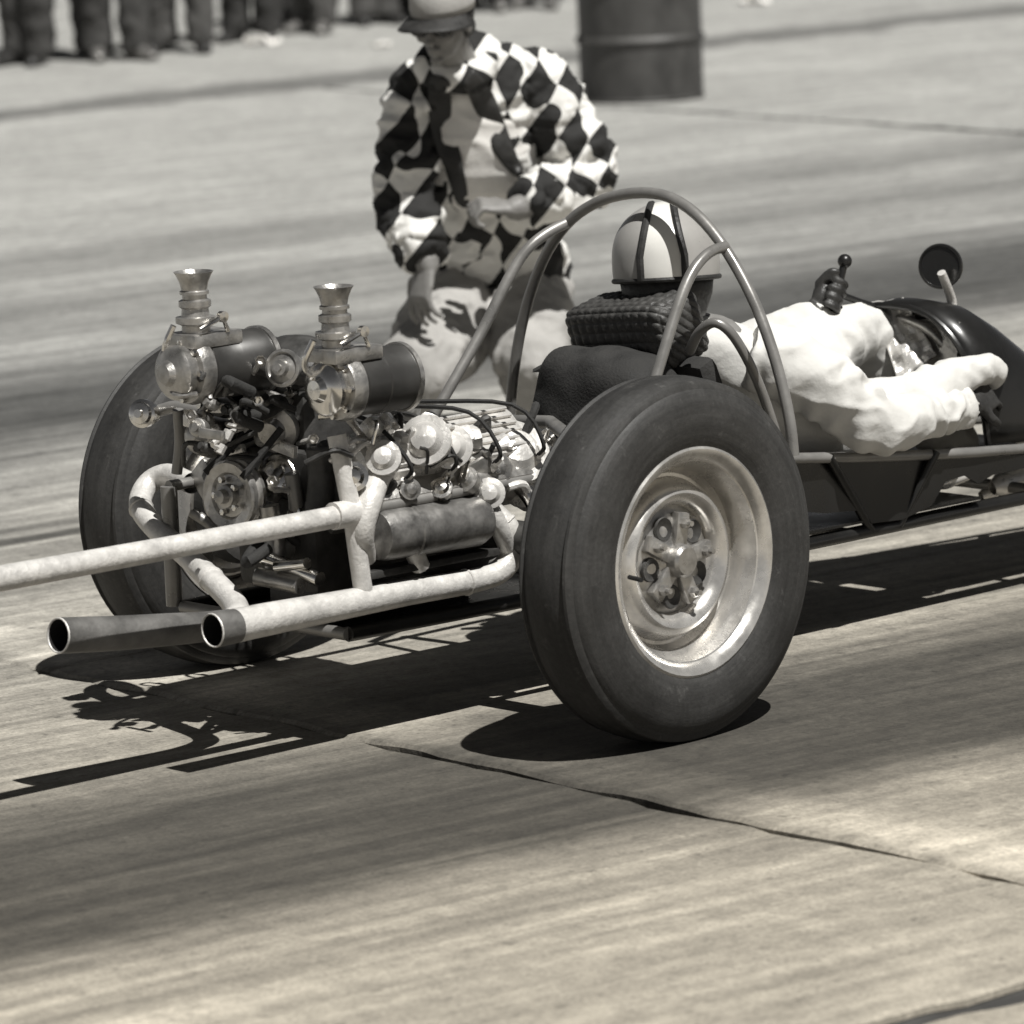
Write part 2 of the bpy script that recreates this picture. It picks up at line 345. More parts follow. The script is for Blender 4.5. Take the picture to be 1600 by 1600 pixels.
# --- wheels
def make_wheel(loc, side, rr=.38, sc=.7):
    A = Vector((0, -side, 0))      # outward axis
    rim = MB()
    prof = [(-.115, .226), (-.115, .236), (-.104, .238), (-.098, .226), (-.085, .205), (-.03, .19), (.03, .19), (.06, .2), (.088, .207), (.097, .222), (.103, .238), (.112, .2395), (.117, .234), (.114, .226), (.104, .216), (.078, .2055), (.04, .197), (.008, .19), (-.012, .178), (-.012, .170)]
    rim.lathe([(h*sc, r) for h, r in prof], (0, 0, 0), A, 64)
    disc = [(-.012, .171), (-.002, .168), (.03, .16), (.052, .15), (.058, .14), (.05, .127), (.028, .116), (.01, .113), (-.02, .113), (-.03, .16), (-.02, .172)]
    rim.lathe([(h*sc, r) for h, r in disc], (0, 0, 0), A, 64)
    wl = rim.build('wheel', 'rim', car); wl.location = loc
    t = MB(); k = [(-.104, .230), (-.118, .246), (-.128, .27), (-.13, .3), (-.124, .33), (-.11, .352), (-.103, .356), (-.099, .364), (-.092, .3715), (-.084, .3735), (-.078, .3685), (-.07, .3705), (-.05, .377), (0, .38)]
    k = k+[(-a, b) for a, b in k[-2::-1]]; k += [(.09, .226), (-.09, .226)]
    t.lathe([(a*sc, b) for a, b in k], (0, 0, 0), A, 96, closed=True)
    o = t.build('tyre', 'rubber', None, 30); o.parent = wl
    def sub(name, mb, mat):
        q = mb.build(name, mat, None); q.parent = wl; return q
    d, x, y = frame_of(A)
    hub = MB(); hub.lathe([(-.16, .03), (-.16, .05), (-.03, .05), (-.03, .118), (.004, .118), (.014, .1), (.02, .07), (.024, .045), (.03, .036), (.052, .034), (.058, .028), (.058, .0)], (0, 0, 0), A, 24)
    for q in range(5):      # spider arms of the centre
        a = q*2*math.pi/5+.5; r = x*math.cos(a)+y*math.sin(a); tn = d.cross(r)
        Mx = Matrix((r, tn, d)).transposed()
        hub.box(d*.026+r*.062, (.075, .036, .022), Mx, .006)
    sub('hub', hub, 'alu')
    for q in range(5):
        a = q*2*math.pi/5+.5; r = x*math.cos(a)+y*math.sin(a); n = MB()
        n.lathe([(.02, .012), (.045, .012), (.05, .009), (.05, 0)], r*.078, A, 6); n.lathe([(.04, .006), (.06, .006), (.06, 0)], r*.078, A, 8); sub('lug_nut', n, 'alu')
    for q in range(5):
        a = q*2*math.pi/5+.5+math.pi/5; r = x*math.cos(a)+y*math.sin(a); n = MB()
        n.lathe([(.016, .02), (.02, .026), (.025, .024), (.021, .016), (.016, .0)], r*.076, A, 16); sub('vent_hole', n, 'iron')
    vs_ = MB(); vs_.tube([x*.2+d*.08, x*.212+d*.125], .005, 8); sub('valve_stem', vs_, 'soot')
    return wl
HT = .737
make_wheel((0, -.752, .38), 1).rotation_euler.z = R_(3); make_wheel((0, .67, .38), -1)
# --- rear axle and brakes
ax = MB(); ax.tube([(0, -.62, .38), (0, -.2, .38)], .038, 16); ax.tube([(0, .62, .38), (0, .2, .38)], .038, 16)
ax.ell((0, 0, .37), (.15, .17, .15)); ax.lathe([(0, .12), (.02, .125), (.04, .11), (.06, .05), (.06, 0)], (-.13, 0, .37), (-1, 0, 0), 24)
part('rear_axle', 'iron', ax)
for s in (-1, 1):
    b = MB(); b.lathe([(-.03, .03), (-.03, .14), (.025, .145), (.03, .135), (.03, .03)], (0, s*.585, .38), (0, s, 0), 32); part('brake_drum', 'iron', b)
# --- frame
FR = .0165
def rail(pts, r=FR, name='frame_rail', mat='steel', smooth=0): return part(name, mat, MB().tube(pts, r, 12, smooth=smooth))
rR0, rR1 = PX(1250, 716, y=-.3), PX(1600, 703, y=-.3)
for s in (-1, 1):
    rail([(-.46, s*.3, .5), (.25, s*.3, .5), (.67, s*.33, .47), (rR0.x, s*.3, rR0.z), (rR1.x, s*.28, rR1.z), (2.6, s*.2, .30), (3.1, s*.14, .27)], .0125, smooth=5)
    rail([(-.46, s*.27, .24), (.6, s*.27, .235), (1.6, s*.25, .235), (2.6, s*.18, .22), (3.1, s*.14, .22)], mat='black', smooth=5)
    for xx, zz, dx in ((.3, .5, 0), (.95, .43, .16), (1.3, .395, -.1), (1.75, .35, .15), (2.2, .325, -.1), (2.7, .29, .05)):
        rail([(xx, s*(.3-max(0, xx-1.6)*.11), zz), (xx+dx, s*(.27-max(0, xx-1.6)*.09), .235)], .011, 'frame_strut', 'black')
    rail([(-.46, s*.3, .24), (-.46, s*.3, .5)] if s == 1 else [PX(570, 925, y=-.3)+Vector((0, 0, -.03)), PX(550, 800, y=-.3), PX(526, 680, y=-.27)], .0185 if s == 1 else .0205, 'frame_post', 'pipe' if s == -1 else 'steel', 0)
for xx, z in ((-.46, .24), (.3, .24), (1.05, .235), (1.75, .235)): rail([(xx, -.27, z), (xx, .27, z)], .014, 'cross_tube')
rail([PX(724, 657, y=.3), PX(860, 660, y=.03), PX(900, 690, y=-.3)], .0155, 'cross_tube')
# roll hoop and braces
HX = .672
hp = [(797, 655), (800, 610), (806, 560), (816, 505), (833, 445), (856, 392), (884, 352), (915, 326), (955, 308), (1005, 301), (1048, 309), (1088, 335), (1124, 376), (1155, 425), (1182, 480), (1206, 545), (1224, 610), (1235, 665), (1240, 712)]
hoop = [PX(u, v, x=HX) for u, v in hp]
part('roll_hoop', 'steel', MB().tube(hoop, .0128, 14, smooth=3))
def brace(px_, y0, mat='steel'):
    top = PX(*px_[-1], x=HX); n = len(px_); pts = []
    for i, (u, v) in enumerate(px_): pts.append(PX(u, v, y=y0+(top.y-y0)*(i/(n-1))))
    part('hoop_brace', mat, MB().tube(pts, .0125, 14, smooth=4))
brace([(676, 652), (712, 590), (756, 512), (794, 436), (822, 392), (852, 366), (888, 347)], .3)
brace([(1022, 600), (1040, 540), (1058, 482), (1074, 440), (1090, 413), (1110, 394), (1134, 385)], -.3)
part('hoop_shadow_bar', 'steel', MB().tube([PX(1078, 548, y=-.2), PX(1092, 520, y=-.25), PX(1115, 504, y=-.29), PX(1140, 518, y=-.315), PX(1165, 556, y=-.33), PX(1188, 606, y=-.335), PX(1208, 664, y=-.335), PX(1222, 712, y=-.33)], .0115, 12, smooth=4))  # curved grey tube standing in for the hoop's shadow across the suit
# push bar
bp = [PX(549, 803, y=-.3), PX(280, 853, y=-.3), PX(60, 893, y=-.3), PX(-90, 921, y=-.3)]
part('push_bar', 'pipe', MB().tube(bp, [.0235, .0235, .0255, .027], 16, smooth=2))
part('push_bar_clamp', 'pipe', MB().tube([bp[0]+Vector((-.05, 0, .002)), bp[0]+Vector((.035, 0, 0))], .029, 16))
# exhausts: thick-walled open pipes
def pipe(pts, r, name, label, smooth=5, dark_end=6, welds=()):
    P = spline(pts, smooth); n = len(P); rr = lerpr(r, n) if isinstance(r, (list, tuple)) else [r]*n
    b = MB(); k_ = n-dark_end; b.tube(P[:k_+1], rr[:k_+1], 20, caps=False, mi=0); b.tube(P[k_:], rr[k_:], 20, caps=False, mi=2)
    for w_ in welds:
        d_ = (P[w_+1]-P[w_-1]).normalized(); b.lathe([(-.004, rr[w_]), (-.002, rr[w_]+.0025), (.002, rr[w_]+.0028), (.004, rr[w_])], P[w_], d_, 20, mi=0)
    b.tube(P[-min(n, 9):], [q-.004 for q in rr[-min(n, 9):]], 20, caps=False, mi=1)
    e = len(P)-1; d = (P[-1]-P[-2]).normalized()
    b.lathe([(0, rr[-1]), (.003, rr[-1]-.001), (.003, rr[-1]-.003), (0, rr[-1]-.004)], P[-1], d, 20, mi=0)
    b.lathe([(-.16, rr[-1]-.004), (-.16, 0)], P[-1], d, 20, mi=1)
    o = b.build(name, ['pipe', 'soot', 'dark_end'], car); o['label'] = label; return o
e1 = [PX(700, 735, y=-.2), PX(738, 772, y=-.23), PX(765, 797, y=-.27), PX(792, 824, y=-.3), PX(801, 855, y=-.3), PX(786, 888, y=-.3), PX(745, 906, y=-.3), PX(640, 925, y=-.3), PX(520, 948, y=-.3), PX(420, 967, y=-.3), PX(333, 985, y=-.3)]
pipe(e1, [.024, .026, .026, .026, .026, .026, .026, .0275, .031, .034, .036], 'exhaust_pipe', 'long white exhaust pipe with open dark mouth on the near side', welds=(14, 31), dark_end=3)
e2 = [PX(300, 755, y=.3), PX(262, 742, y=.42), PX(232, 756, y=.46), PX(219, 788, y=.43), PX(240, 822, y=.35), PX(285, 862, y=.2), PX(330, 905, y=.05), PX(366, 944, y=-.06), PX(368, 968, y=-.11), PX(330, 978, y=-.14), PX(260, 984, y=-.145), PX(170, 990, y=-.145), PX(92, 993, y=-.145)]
pipe(e2, [.023, .025, .025, .025, .025, .025, .026, .0265, .028, .031, .034, .036, .037], 'exhaust_pipe', 'exhaust pipe from the far bank bent down across the back', welds=(16, 30), dark_end=19)
# --- engine
blk = MB(); blk.box((-.16, 0, .40), (.52, .26, .2), None, .02); blk.box((-.16, 0, .53), (.5, .2, .14), None, .02)
blk.box((-.16, 0, .27), (.42, .2, .1), None, .03)
for s in (-1, 1):
    Mx = Matrix.Rotation(-s*R_(45), 3, 'X'); blk.box((-.16, s*.155, .53), (.5, .16, .13), Mx, .012)
for q in range(7): blk.box((-.36+q*.065, 0, .605), (.02, .2, .02), None, .004)
eng = part('engine', 'iron', blk)
def ep(name, mat, mb, label=None, ang=38): return part(name, mat, mb, eng, label, ang)
for s in (-1, 1):
    Mx = Matrix.Rotation(-s*R_(42), 3, 'X'); v = MB(); c = Vector((-.15, s*.225, .585)); v.box(c, (.46, .13, .06), Mx, .022)
    for q in range(6): v.box(c+Mx @ Vector((0, -.05+q*.02, .032)), (.42, .006, .012), Mx, .002)
    ep('valve_cover', 'brightalu', v)
    hd = MB(); hd.box((-.15, s*.25, .5), (.5, .07, .1), Mx, .01); ep('cylinder_head', 'alu', hd)
    for q in range(4):
        x0 = -.34+q*.125
        h = MB(); h.tube([(x0, s*.25, .5), (x0, s*.3, .47), (x0+.02, s*.315, .42), (x0+.06, s*.3, .36)], .021, 12, smooth=4)
        h.box((x0, s*.268, .492), (.07, .02, .06), Mx, .006)
        if not (s == -1 and q == 1): ep('header_tube', 'pipe' if (s, q) in ((-1, 0), (-1, 2)) else 'chrome', h)
        pw = MB(); pw.tube([(x0+.03, s*.29, .54), (x0+.02, s*.33, .58), (x0-.01, s*.27, .66), (x0*.5-.12, s*.1, .67)], .005, 6, smooth=4); ep('plug_wire', 'matt', pw)
        pl = MB(); pl.lathe([(0, .011), (.03, .011), (.034, .007), (.06, .007), (.062, 0)], (x0+.03, s*.275, .525), (0, s, .8), 8); ep('spark_plug', 'shirt', pl)
    for q in range(8):
        n = MB(); n.lathe([(0, .011), (.014, .011), (.014, 0)], (-.38+q*.066, s*.287, .505+.02*(q % 2)), (0, s, .9), 6); ep('bolt', 'chrome', n)
# starter / generator drum on the near flank
sd = MB(); a, b = PX(585, 838, y=-.3), PX(752, 812, y=-.3); ddir = (b-a).normalized(); L_ = (b-a).length
sd.lathe([(0, 0), (0, .03), (.006, .05), (.02, .054), (L_*.3, .054), (L_*.31, .057), (L_*.34, .057), (L_*.35, .054), (L_-.02, .054), (L_, .046), (L_+.004, 0)], a, ddir, 28); ep('generator', 'hubdark', sd)
sb = MB(); sb.box((a+b)/2+Vector((0, .01, -.075)), (L_*1.25, .05, .016), None, .004); ep('generator_bracket', 'iron', sb)
wt = MB(); wt.tube([PX(640, 700, y=-.22), PX(598, 735, y=-.27), PX(577, 785, y=-.31), PX(566, 835, y=-.31), PX(572, 872, y=-.28)], [.024, .026, .027, .025, .022], 14, smooth=5); ep('coolant_tube', 'pipe', wt)
wt = MB(); wt.tube([PX(568, 690, y=-.2), PX(600, 688, y=-.24), PX(632, 712, y=-.27), PX(650, 722, y=-.25)], [.014, .017, .017, .014], 12, smooth=5); ep('coolant_tube', 'pipe', wt)
for (u, v, y_, r, mt) in ((668, 692, -.29, .05, 'brightalu'), (706, 700, -.29, .042, 'brightalu'), (800, 716, -.24, .068, 'brightalu'), (828, 756, -.26, .055, 'brightalu'), (765, 772, -.31, .03, 'brightalu'), (600, 718, -.3, .034, 'brightalu'), (775, 735, -.27, .035, 'alu'), (553, 745, -.29, .028, 'chrome'), (730, 752, -.3, .026, 'alu'), (690, 765, -.31, .022, 'chrome'), (640, 765, -.31, .02, 'alu'), (845, 695, -.15, .03, 'chrome'), (600, 650, -.15, .022, 'chrome'), (640, 640, -.1, .022, 'alu'), (670, 660, -.12, .02, 'chrome')):
    c = PX(u, v, y=y_); n = MB(); axd = Vector((random.uniform(-1, -.2), random.uniform(-1, -.2), random.uniform(.1, .7)))
    n.lathe([(-r*.9, r*.6), (-r*.5, r), (r*.2, r), (r*.3, r*1.12), (r*.45, r*1.12), (r*.5, r*.8), (r*.8, r*.55), (r*.9, 0)], c, axd, 20); ep('engine_fitting', mt, n)
for q in range(9):      # bright castings crowding the near flank
    u, v = 590+q*31, (668, 700, 684, 716, 690, 728, 705, 735, 760)[q]; c = PX(u, v, y=-.25-.01*(q % 3)); n = MB()
    Mx = Matrix.Rotation(random.uniform(-.5, .5), 3, 'Z') @ Matrix.Rotation(random.uniform(.2, .9), 3, 'X') @ Matrix.Rotation(random.uniform(-.5, .3), 3, 'Y')
    n.box(c, (random.uniform(.06, .11), random.uniform(.04, .06), random.uniform(.03, .05)), Mx, .012); n.box(c+Mx @ Vector((.01, 0, .025)), (.04, .03, .02), Mx, .006)
    for a_ in (-1, 1): n.lathe([(0, .008), (.012, .008), (.013, 0)], c+Mx @ Vector((a_*.025, -.018, .02)), Mx @ Vector((0, 0, 1)), 6)
    ep('engine_casting', ('brightalu', 'pipe', 'alu')[q % 3], n)
for q in range(34):
    u, v = random.uniform(545, 860), random.uniform(665, 800); y_ = random.uniform(-.31, -.24); c = PX(u, v, y=y_); e = c+Vector((random.uniform(-.1, .1), random.uniform(-.02, .05), random.uniform(-.05, .06)))
    n = MB(); n.tube([c, (c+e)/2+Vector((0, -.015, .02)), e], random.choice((.004, .006, .009)), 8, smooth=4); ep('fuel_line', random.choice(('chrome', 'brightalu', 'iron', 'matt', 'pipe')), n)
# rear face: pulleys, magneto, pumps
def disc_part(u, v, y_, prof, mat, name, axd=(-1, -.12, .05), seg=36):
    n = MB(); n.lathe(prof, PX(u, v, y=y_), axd, seg); return ep(name, mat, n)
disc_part(357, 775, .03, [(-.05, .03), (-.04, .072), (-.028, .075), (-.022, .066), (-.012, .075), (0, .075), (.004, .07), (.0, .05), (-.006, .045), (-.004, .026), (.012, .024), (.014, .016), (.03, .014), (.032, 0)], 'alu', 'crank_pulley')
for q in range(5):
    a = q*1.257; c = PX(357, 775, y=.03)+Vector((-.002, math.cos(a)*.036, math.sin(a)*.036)); n = MB(); n.lathe([(0, .007), (.01, .007), (.011, 0)], c, (-1, 0, 0), 6); ep('bolt', 'chrome', n)
disc_part(432, 738, -.03, [(-.03, .02), (-.02, .043), (-.005, .045), (0, .04), (.004, .02), (.015, .018), (.016, 0)], 'chrome', 'idler_pulley', (-.8, -.45, .5))
disc_part(450, 850, -.03, [(-.06, .07), (-.03, .068), (0, .045), (.02, .03), (.05, .026), (.055, 0)], 'hubdark', 'pump_housing', (-1, -.3, -.1))
disc_part(316, 682, .13, [(-.09, .035), (-.05, .042), (-.01, .043), (.012, .037), (.026, .02), (.03, 0)], 'alu', 'magneto', (-1, -.35, .12))
fb = MB(); fb.tube([PX(222, 646, y=.3)+Vector((.05, 0, 0)), PX(250, 640, y=.25)+Vector((.05, 0, 0)), PX(300, 650, y=.16)+Vector((.05, 0, 0))], .014, 10, smooth=3); ep('filter_bracket', 'steel', fb)
disc_part(222, 646, .3, [(-.06, .018), (-.03, .026), (-.012, .026), (-.01, .031), (.002, .031), (.004, .025), (.012, .022), (.014, .01), (.022, .009), (.022, 0)], 'chrome', 'filter_cap', (-1, -.45, .15))
disc_part(405, 632, 0, [(-.05, .02), (-.02, .034), (0, .035), (.012, .026), (.018, 0)], 'chrome', 'breather_cap', (-.7, -.7, .6))
disc_part(428, 672, -.02, [(-.06, .03), (-.02, .05), (0, .05), (.008, .03), (.03, .024), (.031, 0)], 'alu', 'fuel_pump', (-1, -.5, -.2))
disc_part(340, 632, .1, [(-.06, .03), (-.02, .03), (0, .026), (.004, 0)], 'iron', 'fuel_pump', (-1, -.2, .1))
gc = MB(); gc.box(PX(390, 700, y=.05)+Vector((.13, 0, 0)), (.16, .24, .24), None, .03); gc.ell(PX(392, 600, y=.05)+Vector((.13, 0, 0)), (.1, .13, .09)); ep('gear_case', 'iron', gc)
bl = MB(); c1, c2 = PX(357, 775, y=.03), PX(430, 672, y=-.02)
for s in (-1, 1): bl.tube([c1+Vector((-.01, s*.06, .045)), c2+Vector((-.02, s*.045, .01))], .008, 8)
ep('drive_belt', 'matt', bl)
for (u0, v0, u1, v1, y0, y1, r, mt) in ((420, 790, 430, 900, -.05, -.06, .022, 'alu'), (455, 740, 462, 830, -.08, -.08, .016, 'steel'), (278, 640, 276, 740, .2, .22, .012, 'steel'), (500, 700, 498, 800, -.16, -.16, .03, 'iron'), (300, 800, 350, 840, .12, .05, .012, 'hubdark'), (410, 870, 500, 905, -.05, -.2, .016, 'chrome'), (400, 900, 470, 915, -.05, -.15, .02, 'alu'), (430, 885, 480, 880, -.1, -.18, .012, 'chrome')):
    n = MB(); n.tube([PX(u0, v0, y=y0), PX((u0+u1)/2+4, (v0+v1)/2, y=(y0+y1)/2), PX(u1, v1, y=y1)], r, 12, smooth=3); ep('oil_line', mt, n)
for q in range(46):      # hoses and brackets over the back of the engine
    u, v = (random.uniform(300, 500), random.uniform(590, 705)) if q % 5 else (random.uniform(415, 500), random.uniform(760, 880))
    c = PX(u, v, y=random.uniform(-.1, .1)); n = MB(); k = q % 4; e = PX(u+random.uniform(-45, 55), v+random.uniform(-50, 15), y=random.uniform(-.12, .1))
    if k == 0: n.tube([c, c+Vector((-.06, 0, .03)), e+Vector((-.06, 0, -.02)), e], random.choice((.007, .01, .013)), 10, smooth=5); mt = 'matt'
    elif k == 1: n.box(c, (.012, random.uniform(.05, .09), random.uniform(.015, .03)), Matrix.Rotation(random.uniform(-.9, .9), 3, 'X'), .004); mt = random.choice(('alu', 'brightalu'))
    elif k == 2: n.tube([c, (c+e)/2+Vector((-.03, 0, 0)), e], .006, 8, smooth=4); n.lathe([(-.01, .011), (.01, .011), (.011, 0)], c, e-c, 6); n.lathe([(-.01, .011), (.01, .011), (.011, 0)], e, c-e, 6); mt = random.choice(('chrome', 'brightalu'))
    else:
        n.lathe([(-.03, .014), (-.01, .02), (0, .02), (.003, .016), (.003, .01), (.014, .01), (.015, 0)], c, (-1, random.uniform(-.6, .2), random.uniform(-.2, .6)), 12); mt = random.choice(('hubdark', 'alu', 'chrome'))
    ep(('hose', 'bracket', 'fuel_line', 'engine_fitting')[k], mt, n)
for q in range(34):
    u, v = random.uniform(320, 470), random.uniform(575, 720); y_ = random.uniform(-.02, .12); c = PX(u, v, y=y_)+Vector((-.02, 0, 0)); n = MB()
    if q % 2: n.lathe([(-.02, .012), (0, .012), (.004, .008), (.012, .008), (.012, 0)], c, (-1, random.uniform(-.6, .2), random.uniform(-.2, .8)), 8)
    else: n.tube([c, c+Vector((-.03, random.uniform(-.06, .06), random.uniform(-.02, .05))), c+Vector((0, random.uniform(-.1, .1), random.uniform(-.06, .06)))], .0055, 8, smooth=4)
    ep('engine_fitting', random.choice(('iron', 'alu', 'hubdark', 'iron', 'steel')), n)
# twin intake drums with stacks
for (ru, rv, fu, fv, y_, su, sv, tu, tv) in ((268, 583, 420, 540, .05, 297, 505, 302, 424), (503, 608, 640, 588, -.3, 517, 528, 521, 447)):
    a, b = PX(ru, rv, y=y_), PX(fu, fv, y=y_); d = Vector((b.x-a.x, 0, 0)).normalized(); L_ = abs(b.x-a.x)
    n = MB(); n.lathe([(.07, 0), (.07, .06), (.075, .066), (L_*.55, .067), (L_*.56, .069), (L_*.85, .068), (L_*.87, .07), (L_-.01, .06), (L_, .04), (L_, 0)], a, d, 40); dr = ep('blower_drum', 'drum', n)
    n = MB(); n.lathe([(L_*.86, .066), (L_*.865, .073), (L_*.91, .073), (L_*.915, .066)], a, d, 40, closed=True); ep('drum_band', 'alu', n)
    n = MB(); n.lathe([(.03, .05), (.032, .068), (.05, .073), (.066, .071), (.07, .06)], a, d, 36); ep('drum_flange', 'alu', n)
    n = MB(); n.lathe([(.05, .03), (.03, .055), (.005, .058), (-.004, .05), (-.01, .028), (-.022, .02), (-.024, 0)], a, d, 36); ep('drum_end_cap', 'alu' if y_ > 0 else 'chrome', n)
    for q in range(8):
        an = q*math.pi/4; n = MB(); n.lathe([(0, .007), (.008, .007), (.009, 0)], a+d*.031+Vector((0, math.cos(an)*.06, math.sin(an)*.06)), -d, 6); ep('bolt', 'chrome', n)
    s0, s1 = PX(su, sv, y=y_), PX(tu, tv, y=y_); H = s1.z-s0.z; z = Vector((0, 0, 1)); s0 = Vector((s1.x, s1.y, s0.z))
    n = MB(); n.lathe([(-.03, .03), (-.005, .03), (0, .042), (.012, .042), (.014, .03), (.03, .028), (.034, .034), (.046, .034), (.05, .026), (H*.55, .026), (H*.56, .031), (H*.62, .031), (H*.64, .027), (H*.78, .030), (H*.93, .037), (H, .042), (H, .0395), (H*.93, .034), (H*.78, .027), (H*.5, .022), (H*.5, 0)], s0, z, 28); ep('intake_stack', 'alu', n)
    n = MB(); n.box(s0+Vector((.02, 0, -.035)), (.13, .1, .03), None, .006); n.box(s0+Vector((.02, 0, -.065)), (.1, .075, .05), None, .006); ep('carburettor_base', 'alu', n)
    n = MB(); n.tube([s0+Vector((-.03, -.05, -.01)), s0+Vector((.03, -.052, .012)), s0+Vector((.045, -.05, -.02))], .0055, 8); n.lathe([(-.006, .012), (.006, .012), (.007, 0)], s0+Vector((.03, -.052, .012)), (0, -1, 0), 10); n.tube([s0+Vector((-.06, .0, .0)), s0+Vector((-.07, .02, -.05)), s0+Vector((-.03, .03, -.09))], .007, 8, smooth=4); ep('throttle_linkage', 'chrome', n)
disc_part(310, 552, .05, [(-.06, .03), (-.03, .05), (0, .052), (.006, .04), (.016, .03), (.017, 0)], 'alu', 'pressure_valve', (-1, -.5, .15))
disc_part(441, 575, -.12, [(-.08, .02), (-.03, .034), (-.012, .034), (-.01, .04), (0, .04), (.002, .034), (-.002, .03), (.004, .018), (.016, .016), (.017, .008), (.024, .008), (.024, 0)], 'alu', 'pressure_valve', (-1, -.4, .2))
cr = MB(); cr.tube([PX(300, 560, y=.1)+Vector((.06, 0, 0)), PX(420, 590, y=-.1)+Vector((.06, 0, 0)), PX(505, 600, y=-.3)+Vector((.06, 0, 0))], .021, 14); ep('balance_tube', 'iron', cr)

# --- seat, parachute pack
def soft_box(c, size, rot, cuts, power, fn):
    bm = bmesh.new(); bmesh.ops.create_cube(bm, size=2); bmesh.ops.subdivide_edges(bm, edges=bm.edges[:], cuts=cuts, use_grid_fill=True); mb = MB()
    bm.verts.index_update(); vs = []
    for v in bm.verts:
        p = v.co.copy(); k = (abs(p.x)**power+abs(p.y)**power+abs(p.z)**power)**(1/power); q = p/k
        q = Vector((q.x*size[0]/2, q.y*size[1]/2, q.z*size[2]/2)); q += p.normalized()*fn(q); vs.append(Vector(c)+rot @ q)
    mb.add(vs, [[v.index for v in f.verts] for f in bm.faces]); bm.free(); return mb
sp_ = PX(985, 522, y=0)
def tuft(q): return .0065*math.sqrt(abs(math.sin(q.y*math.pi/.026)*math.sin((q.z+q.x)*math.pi/.026)))-.003
part('headrest_pad', 'weave', soft_box(sp_+Vector((.02, 0, .004)), (.15, .33, .16), Matrix.Rotation(R_(-14), 3, 'Y') @ Matrix.Rotation(R_(-6), 3, 'X'), 70, 6, tuft), ang=180)
pk = PX(938, 628, y=-.02)
part('parachute_pack', 'matt', soft_box(pk+Vector((.02, 0, 0)), (.2, .36, .24), Matrix.Rotation(R_(10), 3, 'Y'), 24, 3.2, lambda q: .012*noise.noise(q*14)), ang=180)
fl = MB(); fl.prism([PX(832, 582, y=.2), PX(880, 556, y=.15), PX(930, 545, y=.05), PX(930, 575, y=.05), PX(880, 580, y=.15)], (.02, .02, .004)); part('pack_flap', 'matt', fl)
seat = MB(); seat.box((.98, 0, .33), (.5, .48, .05), Matrix.Rotation(R_(-5), 3, 'Y'), .02); seat.box((.72, 0, .5), (.06, .46, .38), Matrix.Rotation(R_(-22), 3, 'Y'), .025); part('seat', 'matt', seat)
# --- side plates, belly, cowl
sidepx = [(1236, 724), (1330, 722), (1460, 716), (1600, 711), (1640, 709), (1640, 728), (1600, 732), (1552, 742), (1528, 756), (1508, 743), (1478, 752), (1456, 790), (1410, 812), (1362, 818), (1350, 797), (1290, 802), (1236, 798)]
part('side_plate', 'black', MB().prism([PX(u, v, y=-.285) for u, v in sidepx], (0, .004, 0)))
part('side_plate', 'black', MB().prism([(.7, .285, .27), (1.4, .285, .27), (1.45, .285, .38), (.7, .285, .44)], (0, -.004, 0)))
for (u, v, y_, r) in ((1578, 752, -.1, .028), (1560, 765, -.05, .02), (1492, 748, -.2, .016)):
    n = MB(); n.lathe([(-.05, r*.6), (-.03, r), (.03, r), (.05, r*.7), (.055, 0)], PX(u, v, y=y_), (1, -.3, .25), 16); part('steering_joint', 'brightalu', n)
bp_ = MB(); bp_.box((1.02, .02, .262), (.9, .6, .006)); bp_.box((1.75, .08, .3), (.5, .36, .006)); bp_.box((.08, .02, .225), (1.0, .5, .006)); part('belly_shadow_pan', 'black', bp_)  # flat plates added under cockpit and engine to cast a solid shadow
cw = MB(); secs = []
t0, t1 = PX(1400, 452, y=0), PX(1600, 572, y=0)
cl = [(1.49, .69, .24), (1.56, .70, .245), (1.63, .685, .245), (1.70, .645, .24), (1.78, .585, .235), (1.86, .515, .23), (1.95, .45, .225), (2.1, .39, .21), (2.4, .34, .19), (2.7, .31, .17)]
seg = 28; vs = []
for x_, zt, hw in cl:
    zb = .375-.07*max(0, (x_-1.5)/1.2)
    for k in range(seg+1):
        a = math.pi*k/seg; ce, se = math.cos(a), math.sin(a)
        vs.append(Vector((x_+.05*(1-se)*(1 if x_ < 1.6 else 0), hw*math.copysign(abs(ce)**.75, ce), zb+(zt-zb)*abs(se)**.85)))
fs = [(i*(seg+1)+k, i*(seg+1)+k+1, (i+1)*(seg+1)+k+1, (i+1)*(seg+1)+k) for i in range(len(cl)-1) for k in range(seg)]
cw.add(vs, fs); cwo = part('cowl', 'black', cw, ang=60); q = cwo.modifiers.new('t', 'SOLIDIFY'); q.thickness = .005
ed = MB(); ed.tube(vs[:seg+1], .008, 8); e_ = ed.build('cowl_edge', 'black', cwo)
dash = MB(); dash.box((1.545, .02, .56), (.02, .36, .2), Matrix.Rotation(R_(12), 3, 'Y'), .03); part('dash_panel', 'alu', dash)
for (u, v, y_, r) in ((1420, 500, .1, .035), (1432, 540, .05, .032), (1448, 528, .0, .03)):
    n = MB(); n.lathe([(-.01, r), (.012, r), (.014, r*.9), (.01, r*.85), (.009, 0)], PX(u, v, y=y_), (-1, -.2, .25), 24); part('gauge', 'chrome', n)
C4 = [PX(1362, 474, y=.1), PX(1412, 464, y=.03), PX(1464, 556, y=-.1), PX(1402, 594, y=-.06)]; vs = []; nn = 22
for j in range(nn):
    for i in range(nn):
        a, b = i/(nn-1), j/(nn-1); p = (C4[0]*(1-a)+C4[1]*a)*(1-b)+(C4[3]*(1-a)+C4[2]*a)*b
        k = noise.noise(p*26)*.02+noise.noise(p*60)*.009; vs.append(p+Vector((-.7, -.5, .5))*k)
